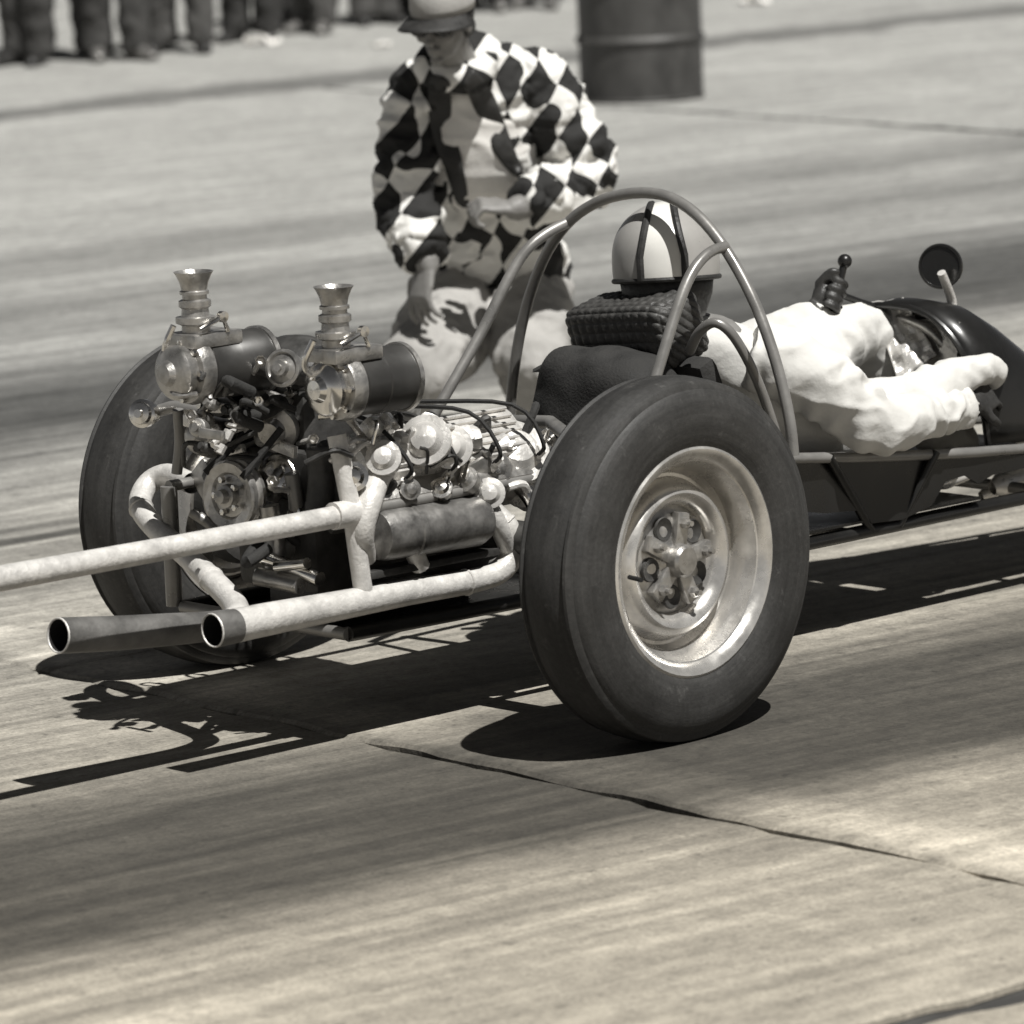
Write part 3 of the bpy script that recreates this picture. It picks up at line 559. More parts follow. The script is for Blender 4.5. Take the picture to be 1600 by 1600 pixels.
o = part('crumpled_heat_shield', 'brightalu', MB().add(vs, [(j*nn+i, j*nn+i+1, (j+1)*nn+i+1, (j+1)*nn+i) for j in range(nn-1) for i in range(nn-1)]), ang=25); q = o.modifiers.new('t', 'SOLIDIFY'); q.thickness = .003
sw = MB(); c = PX(1420, 545, y=.02); pts = [c+Vector((-.03*math.sin(a), .12*math.cos(a), .075*math.sin(a))) for a in [i*2*math.pi/28 for i in range(29)]]
sw.tube(pts, .011, 10, caps=False); sw.tube([c+Vector((0, -.12, 0)), c+Vector((.02, 0, 0)), c+Vector((0, .12, 0))], .009, 8); sw.tube([c+Vector((.02, 0, 0)), c+Vector((.16, 0, -.05))], .012, 10); part('steering_wheel', 'alu', sw)
# mirror on white stalk
mp_ = PX(1470, 416, y=0); d = Vector((-1, -.55, .12)).normalized(); mr_ = MB()
mr_.lathe([(-.05, 0), (-.045, .022), (-.03, .042), (-.01, .052), (.004, .054), (.009, .052), (.009, .048), (.004, .046), (.0035, 0)], mp_, d, 32); part('mirror_shell', 'black', mr_)
n = MB(); n.lathe([(.002, .0465), (.005, .0465), (.005, 0)], mp_, d, 32); part('mirror_glass', 'lens', n)
n = MB(); n.tube([PX(1471, 426, y=-.045), PX(1479, 446, y=-.04), PX(1487, 470, y=-.03), PX(1488, 488, y=-.03), PX(1488, 515, y=-.01)], [.0105, .011, .0115, .0115, .011], 12, smooth=4); part('mirror_stalk', 'pipe', n)
# brake lever
lv = MB(); lv.tube([PX(1230, 566, y=.03), PX(1262, 535, y=.04), PX(1292, 495, y=.05), PX(1308, 455, y=.06), PX(1319, 412, y=.06)], [.010, .010, .009, .009, .009], 10, smooth=4); lv.ell(PX(1320, 408, y=.06), (.017, .017, .017)); part('brake_lever', 'black', lv)
lv = MB(); lv.tube([PX(1318, 462, y=.06), PX(1345, 472, y=.06), PX(1370, 480, y=.06)], .008, 8); part('lever_catch', 'black', lv)
# front axle and wheels (past the right edge)
fa = MB(); fa.tube([(3.0, -.5, .3), (3.0, .5, .3)], .02, 12); part('front_axle', 'steel', fa)
for s in (-1, 1):
    fw_ = MB(); fw_.lathe([(-.03, .2), (-.03, .215), (0, .2), (.03, .215), (.03, .2)], (0, 0, 0), (0, 1, 0), 40)
    for q in range(12):
        a = q*math.pi/6; fw_.tube([(0, .02, 0), (.2*math.cos(a), 0, .2*math.sin(a))], .003, 6)
    fw_.lathe([(-.04, .02), (.04, .02)], (0, 0, 0), (0, 1, 0), 12); wl = fw_.build('wheel', 'rim', car); wl.location = (3.0, s*.54, .3)
    ft = MB(); ft.lathe([(-.04, .21), (-.05, .24), (-.045, .275), (-.02, .297), (0, .3), (.02, .297), (.045, .275), (.05, .24), (.04, .21)], (0, 0, 0), (0, 1, 0), 48, closed=True); o = ft.build('tyre', 'rubber', None); o.parent = wl

# ------------------------------------------------------------------ figures
def basis(F, Upv):
    F = Vector(F).normalized(); S = F.cross(Vector(Upv)).normalized(); return F, S, S.cross(F).normalized()   # forward, right, up
def head(mb, c, F, Upv, s=1.0):
    F, S, V = basis(F, Upv); Mx = Matrix((S, F, V)).transposed(); c = Vector(c)
    def e(x, y, z, r): mb.ell(c+(S*x+F*y+V*z)*s, tuple(q*s for q in r), Mx)
    e(0, -.012, .025, (.076, .093, .09)); e(0, .012, -.03, (.063, .075, .078)); e(0, .03, -.075, (.045, .052, .036)); e(0, .075, -.1, (.022, .018, .017))
    e(0, .093, -.022, (.0125, .02, .03)); e(0, .104, -.036, (.016, .015, .012)); e(0, .078, .025, (.055, .018, .013)); e(0, .088, -.062, (.024, .012, .0075)); e(0, .086, -.074, (.021, .012, .008))
    for q in (-1, 1): e(q*.078, -.012, -.012, (.009, .02, .032)); e(q*.04, .066, -.03, (.022, .018, .018))
    return F, S, V
def hand(mb, W, D, N, thumb=1, s=1.0, curl=.5):
    D = Vector(D).normalized(); N = Vector(N); N = (N-D*N.dot(D)).normalized(); S = D.cross(N)*thumb; W = Vector(W)
    mb.sweep([W-D*.02*s, W+D*.02*s, W+D*.06*s, W+D*.092*s], [(.027*s, .019*s), (.034*s, .018*s), (.042*s, .015*s), (.04*s, .012*s)], S, 3, 12)
    for i, ln in enumerate((.072, .08, .074, .058)):
        p = W+D*.09*s+S*((1.5-i)*.0205*s); pts = [p-D*.015*s, p]; a = .12+.06*i
        for seg_, fr in enumerate((.45, .32, .26)):
            a += curl*(1.0 if seg_ else .7); dd = D*math.cos(a)+N*math.sin(a)+S*((1.5-i)*.15); p = p+dd*(ln*fr*s); pts.append(p)
        mb.tube(pts, [.0092*s, .0092*s, .0085*s, .008*s, .007*s], 10, rounded=True)
    p = W+D*.025*s+S*.03*s; pts = [p-S*.012*s]; 
    for dd, ln in ((D*.6+S*.75+N*.25, .036), (D*.85+S*.35+N*.4, .032), (D*.9+S*.05+N*.5, .026)): p = p+dd.normalized()*ln*s; pts.append(p)
    mb.tube(pts, [.013*s, .0125*s, .0105*s, .0085*s], 10, rounded=True)

# --- driver
drv = empty('person', (.95, 0, .36), 'driver in loose white suit and striped white helmet seated in the dragster', 'person')
hc = PX(1040, 404, y=0)
hF = Vector((.74, .68, -.1)); hU = Vector((.03, .06, 1))
bd = MB(); hF, hS, hV = head(bd, hc+Vector((.01, 0, -.02)), hF, hU, 1.0)
nk = hc+Vector((-.005, 0, -.1)); bd.tube([nk+Vector((0, 0, .02)), nk+Vector((.02, 0, -.06)), nk+Vector((.05, 0, -.12))], [.056, .058, .075], 16, smooth=3)
shR, shL = Vector((.86, -.2, .655)), Vector((.86, .2, .655)); hipc = Vector((1.1, 0, .43))
bd.sweep([(.83, 0, .70), (.92, 0, .58), (1.04, 0, .46), (1.12, 0, .42)], [(.14, .07), (.15, .09), (.14, .09), (.14, .09)], (0, 1, 0), 4)
wrR = PX(1508, 636, y=-.27); elR = PX(1368, 664, y=-.335)
wrL = PX(1270, 498, y=.08); elL = Vector((1.06, .27, .56))
bd.tube([shR, elR, wrR], [.04, .035, .028], 12, smooth=3, rounded=True); bd.tube([shL, elL, wrL], [.04, .035, .028], 12, smooth=3, rounded=True)
body = put_mesh('body', remesh(bd, .006, 3), 'skin', drv)
gl = MB(); gl.tube([wrR+Vector((-.03, -.005, .0)), wrR+Vector((.02, 0, .005))], [.036, .033], 14); hand(gl, wrR+Vector((.02, 0, .006)), Vector((.95, .25, .15)), Vector((.1, .8, -.5)), -1, 1.0, .55); put_mesh('glove', remesh(gl, .0045, 2), 'glove', drv)
gl = MB(); G = PX(1300, 462, y=.05); dL = (G-wrL).normalized(); lvd = (PX(1319, 412, y=.06)-PX(1292, 495, y=.05)).normalized()
gl.tube([wrL-dL*.03, wrL+dL*.03, G-dL*.045], [.037, .034, .032], 14, smooth=3); lx = (dL-lvd*dL.dot(lvd)).normalized(); ly = lvd.cross(lx)
gl.ell(G-lx*.024, (.026, .03, .046), Matrix((lx, ly, lvd)).transposed())
for i in range(4):
    c = G+lvd*(.033-.021*i); gl.tube([c+(lx*math.cos(a)+ly*math.sin(a))*(.022+.002*(i == 1)) for a in [math.pi*(1.05-1.45*q/10) for q in range(11)]], [.0105, .0095, .0085], 10, rounded=True)
gl.tube([G-lx*.03+ly*-.02+lvd*.02, G-ly*.03+lvd*.045, G+lx*.012-ly*.024+lvd*.05], [.013, .011, .009], 10, smooth=4, rounded=True)
put_mesh('glove', remesh(gl, .004, 2), 'glove', drv)
su = MB()
su.sweep([(.80, 0, .70), (.86, 0, .64), (.95, -.01, .56), (1.06, -.01, .48), (1.16, 0, .45)], [(.13, .07), (.2, .105), (.225, .135), (.215, .135), (.19, .11)], (0, 1, 0), 5, 28)
slv = MB(); slv.tube([shR+Vector((-.02, .03, .01)), shR+Vector((.03, -.015, -.01)), (shR+elR)/2+Vector((.01, -.02, .0)), elR, (elR*.55+wrR*.45)+Vector((0, -.01, .0)), wrR+Vector((-.02, 0, 0))], [.07, .085, .08, .068, .054, .045], 32, smooth=14, rounded=False, rip=.008, wl=.06)
cd_ = (wrR-elR).normalized(); slv.lathe([(-.03, .05), (-.028, .054), (-.004, .053), (0, .048)], wrR-cd_*.01, cd_, 20, closed=True)
put_mesh('sleeve', remesh(slv, .0055, 3, [(.006, (4, 5, 7)), (.006, (10, 8, 13))]), 'suit', drv)
su.tube([shL+Vector((-.03, -.04, .0)), shL+Vector((.02, .0, -.01)), (shL+elL)/2, elL, (elL+wrL)/2, wrL-dL*.01], [.075, .085, .078, .068, .058, .05], 30, smooth=14, rounded=True, rip=.007, wl=.06)
knR, knL = PX(1556, 574, y=-.27), PX(1350, 520, y=.06)
su.tube([(1.08, -.1, .46), (1.2, -.17, .47), PX(1425, 632, y=-.24), PX(1488, 594, y=-.25), PX(1532, 577, y=-.245), knR+Vector((.04, .05, -.02)), knR+Vector((.12, .13, -.08)), knR+Vector((.3, .16, -.22))], [.11, .1, .07, .048, .037, .034, .036, .036], 30, smooth=14, rounded=True, rip=.007, wl=.065)
su.tube([(1.06, .06, .46), (1.17, .07, .53), (1.28, .06, .585), knL, knL+Vector((.06, .0, -.09)), knL+Vector((.16, .02, -.2)), knL+Vector((.34, .02, -.32))], [.125, .12, .1, .062, .058, .058, .05], 30, smooth=14, rounded=True, rip=.008, wl=.065)
sm_ = remesh(su, .006, 3, [(.006, (3, 6, 5)), (.005, (7, 9, 12))])
put_mesh('suit', sm_, 'suit', drv)
co = MB(); co.tube([nk+Vector((.03, 0, -.075))+Vector((.075*math.cos(a), .085*math.sin(a), -.02*math.cos(a))) for a in [i*2*math.pi/24 for i in range(25)]], .017, 10, caps=False); put_mesh('collar', remesh(co, .007, 2), 'suit', drv)
hl = MB(); Mh = Matrix((hS, hF, hV)).transposed(); hcen = hc+hV*.008
prof = [(-.055, .119), (-.05, .122), (-.02, .124), (.02, .121), (.055, .108), (.085, .083), (.105, .05), (.115, .018), (.117, 0)]
segs = 128; vs = []; fs = []; mi = []; prof = spline([(a*1.03, b*1.06, 0) for a, b in prof], 4); prof = [(p.x, max(p.y, 0)) for p in prof]
for h, r in prof:
    for k in range(segs):
        a = 2*math.pi*k/segs; vs.append(hcen+hV*h+(hS*math.cos(a)*.92+hF*math.sin(a)*1.04)*r)
hl.add(vs, [])
sx = lambda p: (p-hcen).dot((hS*.98+hF*.0).normalized())
for i in range(len(prof)-1):
    for k in range(segs):
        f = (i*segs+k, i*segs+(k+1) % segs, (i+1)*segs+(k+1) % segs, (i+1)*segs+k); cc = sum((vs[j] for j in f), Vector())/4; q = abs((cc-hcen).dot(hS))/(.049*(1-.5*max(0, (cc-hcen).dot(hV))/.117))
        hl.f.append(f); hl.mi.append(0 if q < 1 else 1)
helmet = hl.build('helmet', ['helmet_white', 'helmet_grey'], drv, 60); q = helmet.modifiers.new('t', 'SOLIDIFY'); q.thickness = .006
for s in (-1, 1):
    half = []; xf = lambda h: .049*(1-.5*max(0, h)/.117)
    hs_ = [(-.052+.169*i/60) for i in range(61)]
    for h in hs_:
        for (h0, r0), (h1, r1) in zip(prof[:-1], prof[1:]):
            if h0 <= h <= h1: r = r0+(r1-r0)*(h-h0)/(h1-h0)
        x_ = xf(h)
        if h < -.052 or .92*r <= x_: continue
        half.append((h, 1.04*r*math.sqrt(1-(x_/(.92*r))**2), x_))
    pts = [hcen+hS*s*x_+hV*h-hF*q for h, q, x_ in half]+[hcen+hS*s*x_+hV*h+hF*q for h, q, x_ in half[::-1]]
    n = MB(); n.tube(pts, .009, 8); n.build('helmet_stripe', 'leather', drv)
n = MB(); n.tube([hcen+hV*-.053+(hS*math.cos(a)*.92+hF*math.sin(a)*1.04)*.1285 for a in [i*2*math.pi/48 for i in range(49)]], .006, 8, caps=False); n.build('helmet_rim', 'leather', drv)
n = MB()
for i in range(17):
    a = math.pi*(1.0+(i/16)*1.0); 
cur = [(-.05, .118), (-.09, .112), (-.125, .098), (-.14, .09)]; vs = []; sg = 30
for h, r in cur:
    for k in range(sg+1):
        a = math.pi*(.92+1.16*k/sg); vs.append(hcen+hV*h+(hS*math.cos(a)*.9+hF*math.sin(a)*1.02)*r)
n.add(vs, [(i*(sg+1)+k, i*(sg+1)+k+1, (i+1)*(sg+1)+k+1, (i+1)*(sg+1)+k) for i in range(len(cur)-1) for k in range(sg)])
o = n.build('neck_curtain', 'leather', drv, 60); q = o.modifiers.new('t', 'SOLIDIFY'); q.thickness = .007
n = MB(); n.lathe([(0, .008), (.004, .008), (.006, .004), (.006, 0)], hcen+(hS*-.75-hF*.66).normalized()*.118+hV*-.03, hS*-.75-hF*.66, 12); n.build('snap_stud', 'chrome', drv)
n = MB(); n.ell(hcen+hF*.1+hV*-.062, (.07, .03, .03), Mh); n.build('goggles', 'lens', drv)

# --- crew member bending behind the car
MBASE = Vector((2.55, 2.75, 0))
man = empty('person', MBASE, 'crew man in black and white harlequin jacket and cap crouching behind the engine', 'person')
def Q(u, v, d=0): return PP(u, v, MBASE, d)
CR, CU = R0, Vector((0, 0, 1))
ft = [Q(628, 716, .05), Q(842, 706, .0)]
for p in ft: p.z = 0
bd = MB(); hcm = Q(692, 33, .34); mF, mS, mV = head(bd, hcm, TOC*.84-CR*.4-CU*.2, CU, .92)
bd.tube([hcm+Vector((0, 0, -.05))-mF*.02, Q(712, 96, .22), Q(732, 128, .12)], [.055, .058, .075], 16, smooth=3)
bd.sweep([Q(738, 150, .12), Q(750, 240, .06), Q(765, 350, -.08), Q(770, 440, -.2)], [(.15, .08), (.17, .1), (.15, .1), (.15, .1)], CR, 4)
aL = [Q(656, 146, .12), Q(632, 308, .2), Q(668, 412, .32)]; aR = [Q(842, 138, .1), Q(912, 280, .16), Q(806, 326, .34)]
for a in (aL, aR): bd.tube(a, [.045, .042, .036], 12, smooth=4, rounded=True)
hand(bd, aL[2], (Q(655, 470, .35)-aL[2]), TOC*-.5+CR*.6, -1, 1.1, .4)
hand(bd, aR[2], (Q(740, 318, .36)-aR[2]), CU*-1+TOC*-.3, -1, 1.1, 1.0)
kn = [Q(652, 585, .28), Q(838, 570, .2)]; hp_ = [Q(735, 455, -.2), Q(815, 452, -.22)]
for i in (0, 1): bd.tube([hp_[i], kn[i], ft[i]+Vector((0, 0, .09))], [.075, .055, .04], 14, smooth=3, rounded=True)
put_mesh('body', remesh(bd, .005, 2), 'skin', man)
tz = MB(); tz.sweep([Q(772, 405, -.14), Q(772, 440, -.19), Q(774, 480, -.22)], [(.17, .12), (.185, .135), (.16, .12)], CR, 4, 24)
for i in (0, 1):
    lo = ft[i]+Vector((0, 0, .07)); tz.tube([hp_[i], (hp_[i]+kn[i])/2+TOC*.02, kn[i], (kn[i]+lo)/2-TOC*.02, lo], [.13, .125, .1, .085, .075], 30, smooth=14, rounded=False, rip=.014, wl=.075)
put_mesh('trousers', remesh(tz, .009, 4, [(.014, (8, 8, 5)), (.009, (14, 14, 11)), (.003, (30, 30, 20))]), 'khaki', man)
for i in (0, 1):
    sh = MB(); d = (TOC+CR*(-.4+.5*i)).normalized(); sd_ = d.cross(CU)
    sh.sweep([ft[i]-d*.08+CU*.045, ft[i]+d*.02+CU*.05, ft[i]+d*.12+CU*.036, ft[i]+d*.2+CU*.028], [(.036, .045), (.042, .05), (.046, .036), (.036, .026)], sd_, 4, 16); sh.tube([ft[i]+CU*.05, ft[i]+CU*.11], .045, 14); put_mesh('shoe', remesh(sh, .007, 3), 'shoe', man)
sh = MB(); sh.sweep([Q(722, 122, .17), Q(738, 165, .13), Q(752, 240, .09), Q(764, 330, -.03), Q(772, 420, -.16)], [(.07, .06), (.155, .1), (.175, .128), (.165, .125), (.165, .12)], CR, 5, 28); put_mesh('shirt', remesh(sh, .009, 3, [(.006, (6, 6, 14))]), 'shirt', man)
jk = MB(); jk.sweep([Q(736, 92, .16), Q(746, 138, .1), Q(752, 240, .05), Q(768, 340, -.06), Q(778, 415, -.17), Q(784, 455, -.2)], [(.085, .07), (.175, .11), (.182, .135), (.175, .13), (.18, .135), (.175, .135)], CR, 5, 32)
jk.tube([aL[0]+CR*.05, aL[0], (aL[0]+aL[1])/2, aL[1], aL[1]*.5+aL[2]*.5, aL[2]*.9+aL[1]*.1], [.07, .076, .07, .068, .06, .05], 30, smooth=12, rip=.012, wl=.06)
jk.tube([aR[0]-CR*.05, aR[0], (aR[0]+aR[1])/2+CR*.02, aR[1], aR[1]*.5+aR[2]*.5, aR[2]*.85+aR[1]*.15], [.07, .08, .074, .072, .062, .052], 30, smooth=12, rip=.012, wl=.06)
nc = Q(718, 104, .21); jk.tube([nc+(CR*math.cos(a)*.083+(TOC*.85-CU*.5).normalized()*math.sin(a)*.08)+CU*.01 for a in [i*2*math.pi/24 for i in range(25)]], .021, 10, caps=False)
jm = remesh(jk, .0085, 4, [(.02, (5, 5, 6)), (.014, (9, 9, 16)), (.007, (20, 20, 30))])
op = [(704, 112), (724, 122), (746, 170), (768, 220), (794, 262), (826, 296), (800, 322), (738, 330), (722, 262), (710, 200), (700, 140)]
def uvp(p):
    d = p-CAM; z = d.dot(FW); return 800+F_PX*d.dot(RT)/z, 800-F_PX*d.dot(UP)/z
def inside(u, v, pg):
    c = False; j = len(pg)-1
    for i in range(len(pg)):
        if (pg[i][1] > v) != (pg[j][1] > v) and u < (pg[j][0]-pg[i][0])*(v-pg[i][1])/(pg[j][1]-pg[i][1])+pg[i][0]: c = not c
        j = i
    return c
from mathutils.bvhtree import BVHTree
jb = BVHTree.FromPolygons([v.co.copy() for v in jm.vertices], [list(p.vertices) for p in jm.polygons])
def drape(u, v, off=.009):
    D = (FW+RT*((u-800)/F_PX)-UP*((v-800)/F_PX)).normalized(); h = jb.ray_cast(CAM, D)
    return (h[0] if h[0] else Q(u, v, .2))-D*off
def lapel(outer, inner, mat):
    A = spline([(u, v, 0) for u, v in outer], 6); B = spline([(u, v, 0) for u, v in inner], 6); n = min(len(A), len(B)); vs = []
    for i in range(n):
        for k in range(6):
            p = A[i]+(B[i]-A[i])*(k/5); vs.append(drape(p.x, p.y))
    for _ in range(3): vs = [(vs[i]+(vs[max(i-6, 0)]+vs[min(i+6, len(vs)-1)])/2)/2 for i in range(len(vs))]
    o = MB().add(vs, [(i*6+k, i*6+k+1, (i+1)*6+k+1, (i+1)*6+k) for i in range(n-1) for k in range(5)]).build('lapel', mat, man, 180); q = o.modifiers.new('t', 'SOLIDIFY'); q.thickness = .006; q.offset = 0
lapel([(676, 112), (668, 150), (676, 215), (698, 270), (716, 330)], [(704, 120), (704, 155), (712, 205), (724, 262), (736, 330)], 'leather')
lapel([(736, 104), (766, 138), (788, 190), (806, 240), (822, 272)], [(720, 126), (734, 152), (752, 195), (776, 246), (806, 278)], 'glove')
bm = bmesh.new(); bm.from_mesh(jm); axis0, axis1 = Q(738, 152, .1), Q(782, 455, -.2)
def on_torso(c):        # front of the chest, not a sleeve
    t = max(0, min(1, (c-axis0).dot(axis1-axis0)/(axis1-axis0).length_squared)); q = c-(axis0+(axis1-axis0)*t); return q.length < .205
dl = [f for f in bm.faces if f.normal.dot(TOC) > .05 and on_torso(f.calc_center_median()) and inside(*uvp(f.calc_center_median()), op)]
bmesh.ops.delete(bm, geom=dl, context='FACES')
for _ in range(4):
    bv = [v for v in bm.verts if v.is_boundary]; new = {}
    for v in bv:
        nb = [e.other_vert(v).co for e in v.link_edges if e.is_boundary]
        if len(nb) == 2: new[v] = (v.co*2+nb[0]+nb[1])/4
    for v, c in new.items(): v.co = c
bm.to_mesh(jm); bm.free()
jo = put_mesh('jacket', jm, 'jacket', man); q = jo.modifiers.new('t', 'SOLIDIFY'); q.thickness = .007; q.offset = -1
# cap, sunglasses, hair
Mc = Matrix((mS, mF, mV)).transposed(); cp = MB(); vs = []; sg = 32
pr = [(.03, .101), (.05, .104), (.085, .1), (.115, .083), (.135, .05), (.142, .02), (.143, 0)]
for h, r in pr:
    for k in range(sg):
        a = 2*math.pi*k/sg; vs.append(hcm+mV*h+(mS*math.cos(a)*.86+mF*(math.sin(a)*1.02-.1))*r)
cp.add(vs, [(i*sg+k, i*sg+(k+1) % sg, (i+1)*sg+(k+1) % sg, (i+1)*sg+k) for i in range(len(pr)-1) for k in range(sg)])
cap = cp.build('cap', 'capcloth', man, 60); q = cap.modifiers.new('t', 'SOLIDIFY'); q.thickness = .004
br = MB(); vs = []; nA, nR = 20, 5
for j in range(nR+1):
    for i in range(nA+1):
        a = math.pi*(.06+.88*i/nA); r = .092+.075*(j/nR)*math.sin(a)**.6
        vs.append(hcm+mV*(.034-.018*(j/nR)-.022*(abs(math.cos(a))**2)*(j/nR))+mS*math.cos(a)*.86*r+mF*(math.sin(a)*1.02*r-.01))
br.add(vs, [(j*(nA+1)+i, j*(nA+1)+i+1, (j+1)*(nA+1)+i+1, (j+1)*(nA+1)+i) for j in range(nR) for i in range(nA)])
o = br.build('peak', 'leather', cap, 60); q = o.modifiers.new('t', 'SOLIDIFY'); q.thickness = .004
sg_ = MB()
for s in (-1, 1): sg_.ell(hcm+mS*s*.034+mF*.086+mV*.0, (.029, .008, .021), Mc); sg_.tube([hcm+mS*s*.062+mF*.08+mV*.006, hcm+mS*s*.082+mF*.0+mV*.004], .003, 6)
sg_.tube([hcm+mS*-.012+mF*.094+mV*.006, hcm+mS*.012+mF*.094+mV*.006], .0035, 6); sg_.build('sunglasses', 'lens', man)
hr = MB(); hr.ell(hcm-mF*.022+mV*.02, (.081, .086, .078), Mc); hr.ell(hcm-mF*.05-mV*.03, (.07, .055, .05), Mc); hr.build('hair', 'hair', man, 60)

# ------------------------------------------------------------------ crowd: standing spectators behind the strip
def tone(name, v): 
    M[name] = simple(name, v, .9, 0, .2, 12, .3, 90); return name
TR = [tone('trouser_cloth_%d' % i, v) for i, v in enumerate((.02, .035, .05, .075, .11))]; SH = [tone('shirt_cloth_%d' % i, v) for i, v in enumerate((.5, .2, .08, .35))]
def spectator(k):
    rnd = random.Random(k); e = empty('person', (0, 0, 0), 'x', 'person')
    st = (.075, .12, .1, .09)[k]; fz = [Vector((-st, .02*rnd.random(), 0)), Vector((st, -.12*(k % 2), 0))]; F = Vector((0, -1, 0)); X = Vector((1, 0, 0)); Z = Vector((0, 0, 1))
    b = MB(); head(b, (0, -.02, 1.64), F, Z, 1.0); b.tube([(0, 0, 1.6), (0, .01, 1.5), (0, .02, 1.42)], [.055, .056, .07], 14); b.sweep([(0, .02, 1.42), (0, .01, 1.2), (0, .01, .95)], [(.15, .075), (.14, .09), (.14, .09)], X, 3)
    for s in (-1, 1):
        a = [Vector((s*.19, .02, 1.40)), Vector((s*.25, .04, 1.12)), Vector((s*(.24-.1*(k == 2)), -.06-.12*(k == 2), .88+.1*(k == 2)))]; b.tube(a, [.044, .037, .027], 10, smooth=3, rounded=True); hand(b, a[2], a[2]-a[1], X*-s, s, .95, .35)
        b.tube([(s*.09, 0, .9), fz[(s+1)//2]+Vector((0, 0, .08))], [.07, .04], 10)
    put_mesh('body', remesh(b, .008, 2), 'skin', e)
    t = MB(); t.sweep([(0, 0, 1.0), (0, .005, .93), (0, .005, .84)], [(.16, .105), (.175, .12), (.15, .11)], X, 3, 20)
    for i in (0, 1):
        s = 2*i-1; f = fz[i]; t.tube([(s*.085, 0, .88), (s*.1, -.01, .68), ((s*.1+f.x)/2, f.y*.6-.02, .47), (f.x, f.y+.01, .24), (f.x, f.y+.005, .055)], [.115, .1, .085, .08, .083], 16, smooth=4)
    put_mesh('trousers', remesh(t, .011, 3, [(.013, (8, 8, 5)), (.008, (15, 15, 10))]), TR[0], e)
    s_ = MB(); s_.sweep([(0, .01, 1.46), (0, .015, 1.4), (0, .01, 1.2), (0, .01, .93)], [(.08, .06), (.2, .105), (.185, .125), (.18, .125)], X, 4, 24)
    for s in (-1, 1): s_.tube([(s*.14, .02, 1.40), (s*.2, .02, 1.38), (s*.245, .035, 1.14)], [.075, .078, .068], 14, smooth=4)
    put_mesh('shirt', remesh(s_, .011, 3, [(.008, (8, 8, 5))]), SH[0], e)
    h = MB(); h.ell((0, .0, 1.675), (.082, .092, .088)); h.ell((0, .05, 1.62), (.07, .05, .06)); h.build('hair', 'hair', e, 60)
    for i in (0, 1):
        f = fz[i]; d = Vector(((2*i-1)*.25, -1, 0)).normalized(); q = MB(); q.sweep([f-d*.08+Z*.042, f+d*.02+Z*.05, f+d*.12+Z*.034, f+d*.2+Z*.026], [(.034, .042), (.04, .048), (.046, .034), (.036, .025)], d.cross(Z), 3, 14); q.tube([f+Z*.05, f+Z*.1], .042, 12)
        put_mesh('shoe', remesh(q, .009, 2), 'shoe', e)
    return e
protos = [spectator(k) for k in range(4)]; used = [False]*4
def copy_thing(src):
    c = src.copy(); COL.objects.link(c)
    for ch in src.children:
        q = ch.copy(); COL.objects.link(q); q.parent = c
    return c
spots = [(44, 101, 0), (178, 93, 3), (286, 80, 1), (394, 64, 2), (500, 50, 3), (588, 38, 0), (668, 30, 1), (756, 18, 2), (842, 12, 3), (96, 86, 1), (470, 40, 0)]
ordn = ['first', 'second', 'third', 'fourth', 'fifth', 'sixth', 'seventh', 'eighth', 'ninth', 'tenth', 'eleventh', 'twelfth', 'thirteenth', 'fourteenth', 'fifteenth', 'sixteenth', 'seventeenth']
for i, (u, v, k) in enumerate(spots):
    o = protos[k] if not used[k] else copy_thing(protos[k]); used[k] = True
    p = PX(u, v, z=0); rnd = random.Random(i*5+1)
    o.location = (p.x, p.y, 0); o.rotation_euler = (0, 0, R_(-42+rnd.uniform(-35, 35))); s = rnd.uniform(.95, 1.04); o.scale = (s, s, s)
    o['group'] = 'spectators standing along the far edge'
    o['label'] = ('spectator in dark trousers, %s from the left in the front row' % ordn[i]) if i < 9 else ('spectator half hidden behind the front row, %s of two' % ('left' if i == 9 else 'right'))
    if i == 6: o['label'] = 'spectator standing directly behind the head of the man in the cap'
    for ch in o.children:
        nm = ch.name.split('.')[0]
        if nm == 'shoe' and i % 3 == 1: ch.material_slots[0].link = 'OBJECT'; ch.material_slots[0].material = M['hubdark']
        if nm in ('trousers', 'shirt'):
            ch.material_slots[0].link = 'OBJECT'; ch.material_slots[0].material = M[rnd.choice(TR if nm == 'trousers' else SH)]

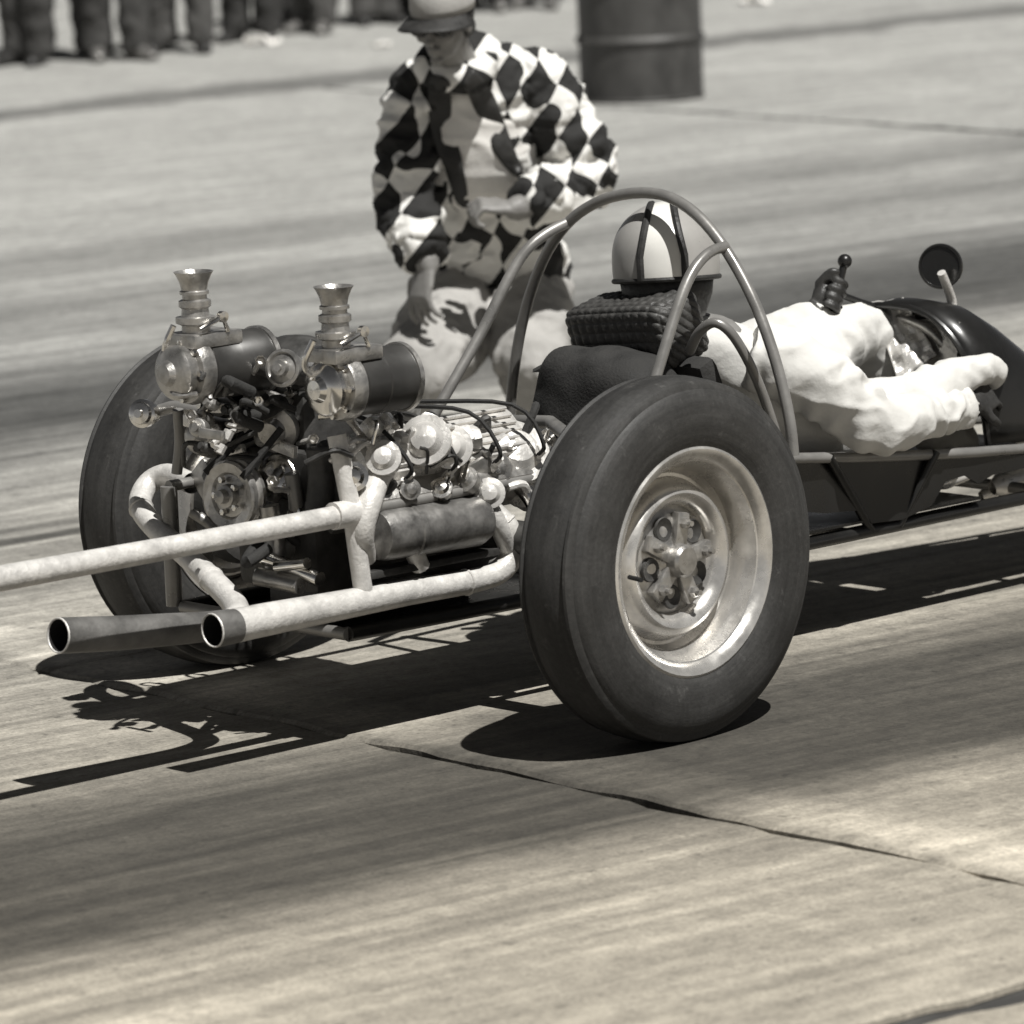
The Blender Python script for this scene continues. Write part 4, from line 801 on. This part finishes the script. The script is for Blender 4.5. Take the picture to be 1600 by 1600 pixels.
# ------------------------------------------------------------------ oil drum
bc = PX(1003, 154, z=0); bar = empty('oil_drum', (bc.x, bc.y, 0), 'dull dark steel oil drum standing beside the strip', 'drum')
z = Vector((0, 0, 1)); r = .305; pr = [(.0, r-.01), (.004, r+.004), (.014, r+.006), (.02, r)]
for c in (.30, .585): pr += [(c-.025, r), (c-.012, r+.011), (c, r+.016), (c+.012, r+.011), (c+.025, r)]
pr += [(.855, r), (.862, r+.006), (.878, r+.006), (.88, r), (.876, r-.008), (.86, r-.01)]
n = MB(); n.lathe([(h, q+(noise.noise(Vector((h*9, 0, 3)))*.002)) for h, q in pr], bc, z, 72)
for v_ in n.v:
    q = v_-bc; v_ += Vector((q.x, q.y, 0)).normalized()*noise.noise(Vector((q.x*5, q.y*5, q.z*4)))*.006
n.build('drum_wall', 'barrel', bar)
n = MB(); n.lathe([(.858, r-.009), (.858, .06), (.862, .055), (.862, 0)], bc, z, 48); n.build('lid', 'barrel', bar)
n = MB(); n.lathe([(.858, .03), (.872, .03), (.874, .026), (.872, 0)], bc+Vector((.17, .1, 0)), z, 16); n.build('bung', 'iron', bar)
# ------------------------------------------------------------------ litter
for (u, v, s, lb) in ((410, 70, .15, 'crumpled white paper lying at the feet of the crowd'), (597, 73, .075, 'small scrap of white paper between crowd and crew man'), (1180, 6, .13, 'white paper scrap on the ground behind the oil drum')):
    p = PX(u, v, z=0); vs = []; nn = 7
    for j in range(nn):
        for i in range(nn):
            a, b = (i/(nn-1)-.5)*2*s*.7, (j/(nn-1)-.5)*2*s*.45
            vs.append(p+R0*a+TOC*b+Vector((noise.noise(Vector((i*.7, j*.7, u)))*s*.15, noise.noise(Vector((i*.7, j*.7, u+9)))*s*.15, .012+abs(noise.noise(Vector((i*.6, j*.6, u*.3))))*s*.75)))
    n = MB(); n.add(vs, [(j*nn+i, j*nn+i+1, (j+1)*nn+i+1, (j+1)*nn+i) for j in range(nn-1) for i in range(nn-1)])
    o = n.build('paper_scrap', 'paper', None, 30); o['label'] = lb; o['category'] = 'paper'; o['group'] = 'litter on the ground'
    zc = min(v_.co.z for v_ in o.data.vertices)
    for v_ in o.data.vertices: v_.co -= Vector((p.x, p.y, zc-.002))
    o.location = (p.x, p.y, 0)
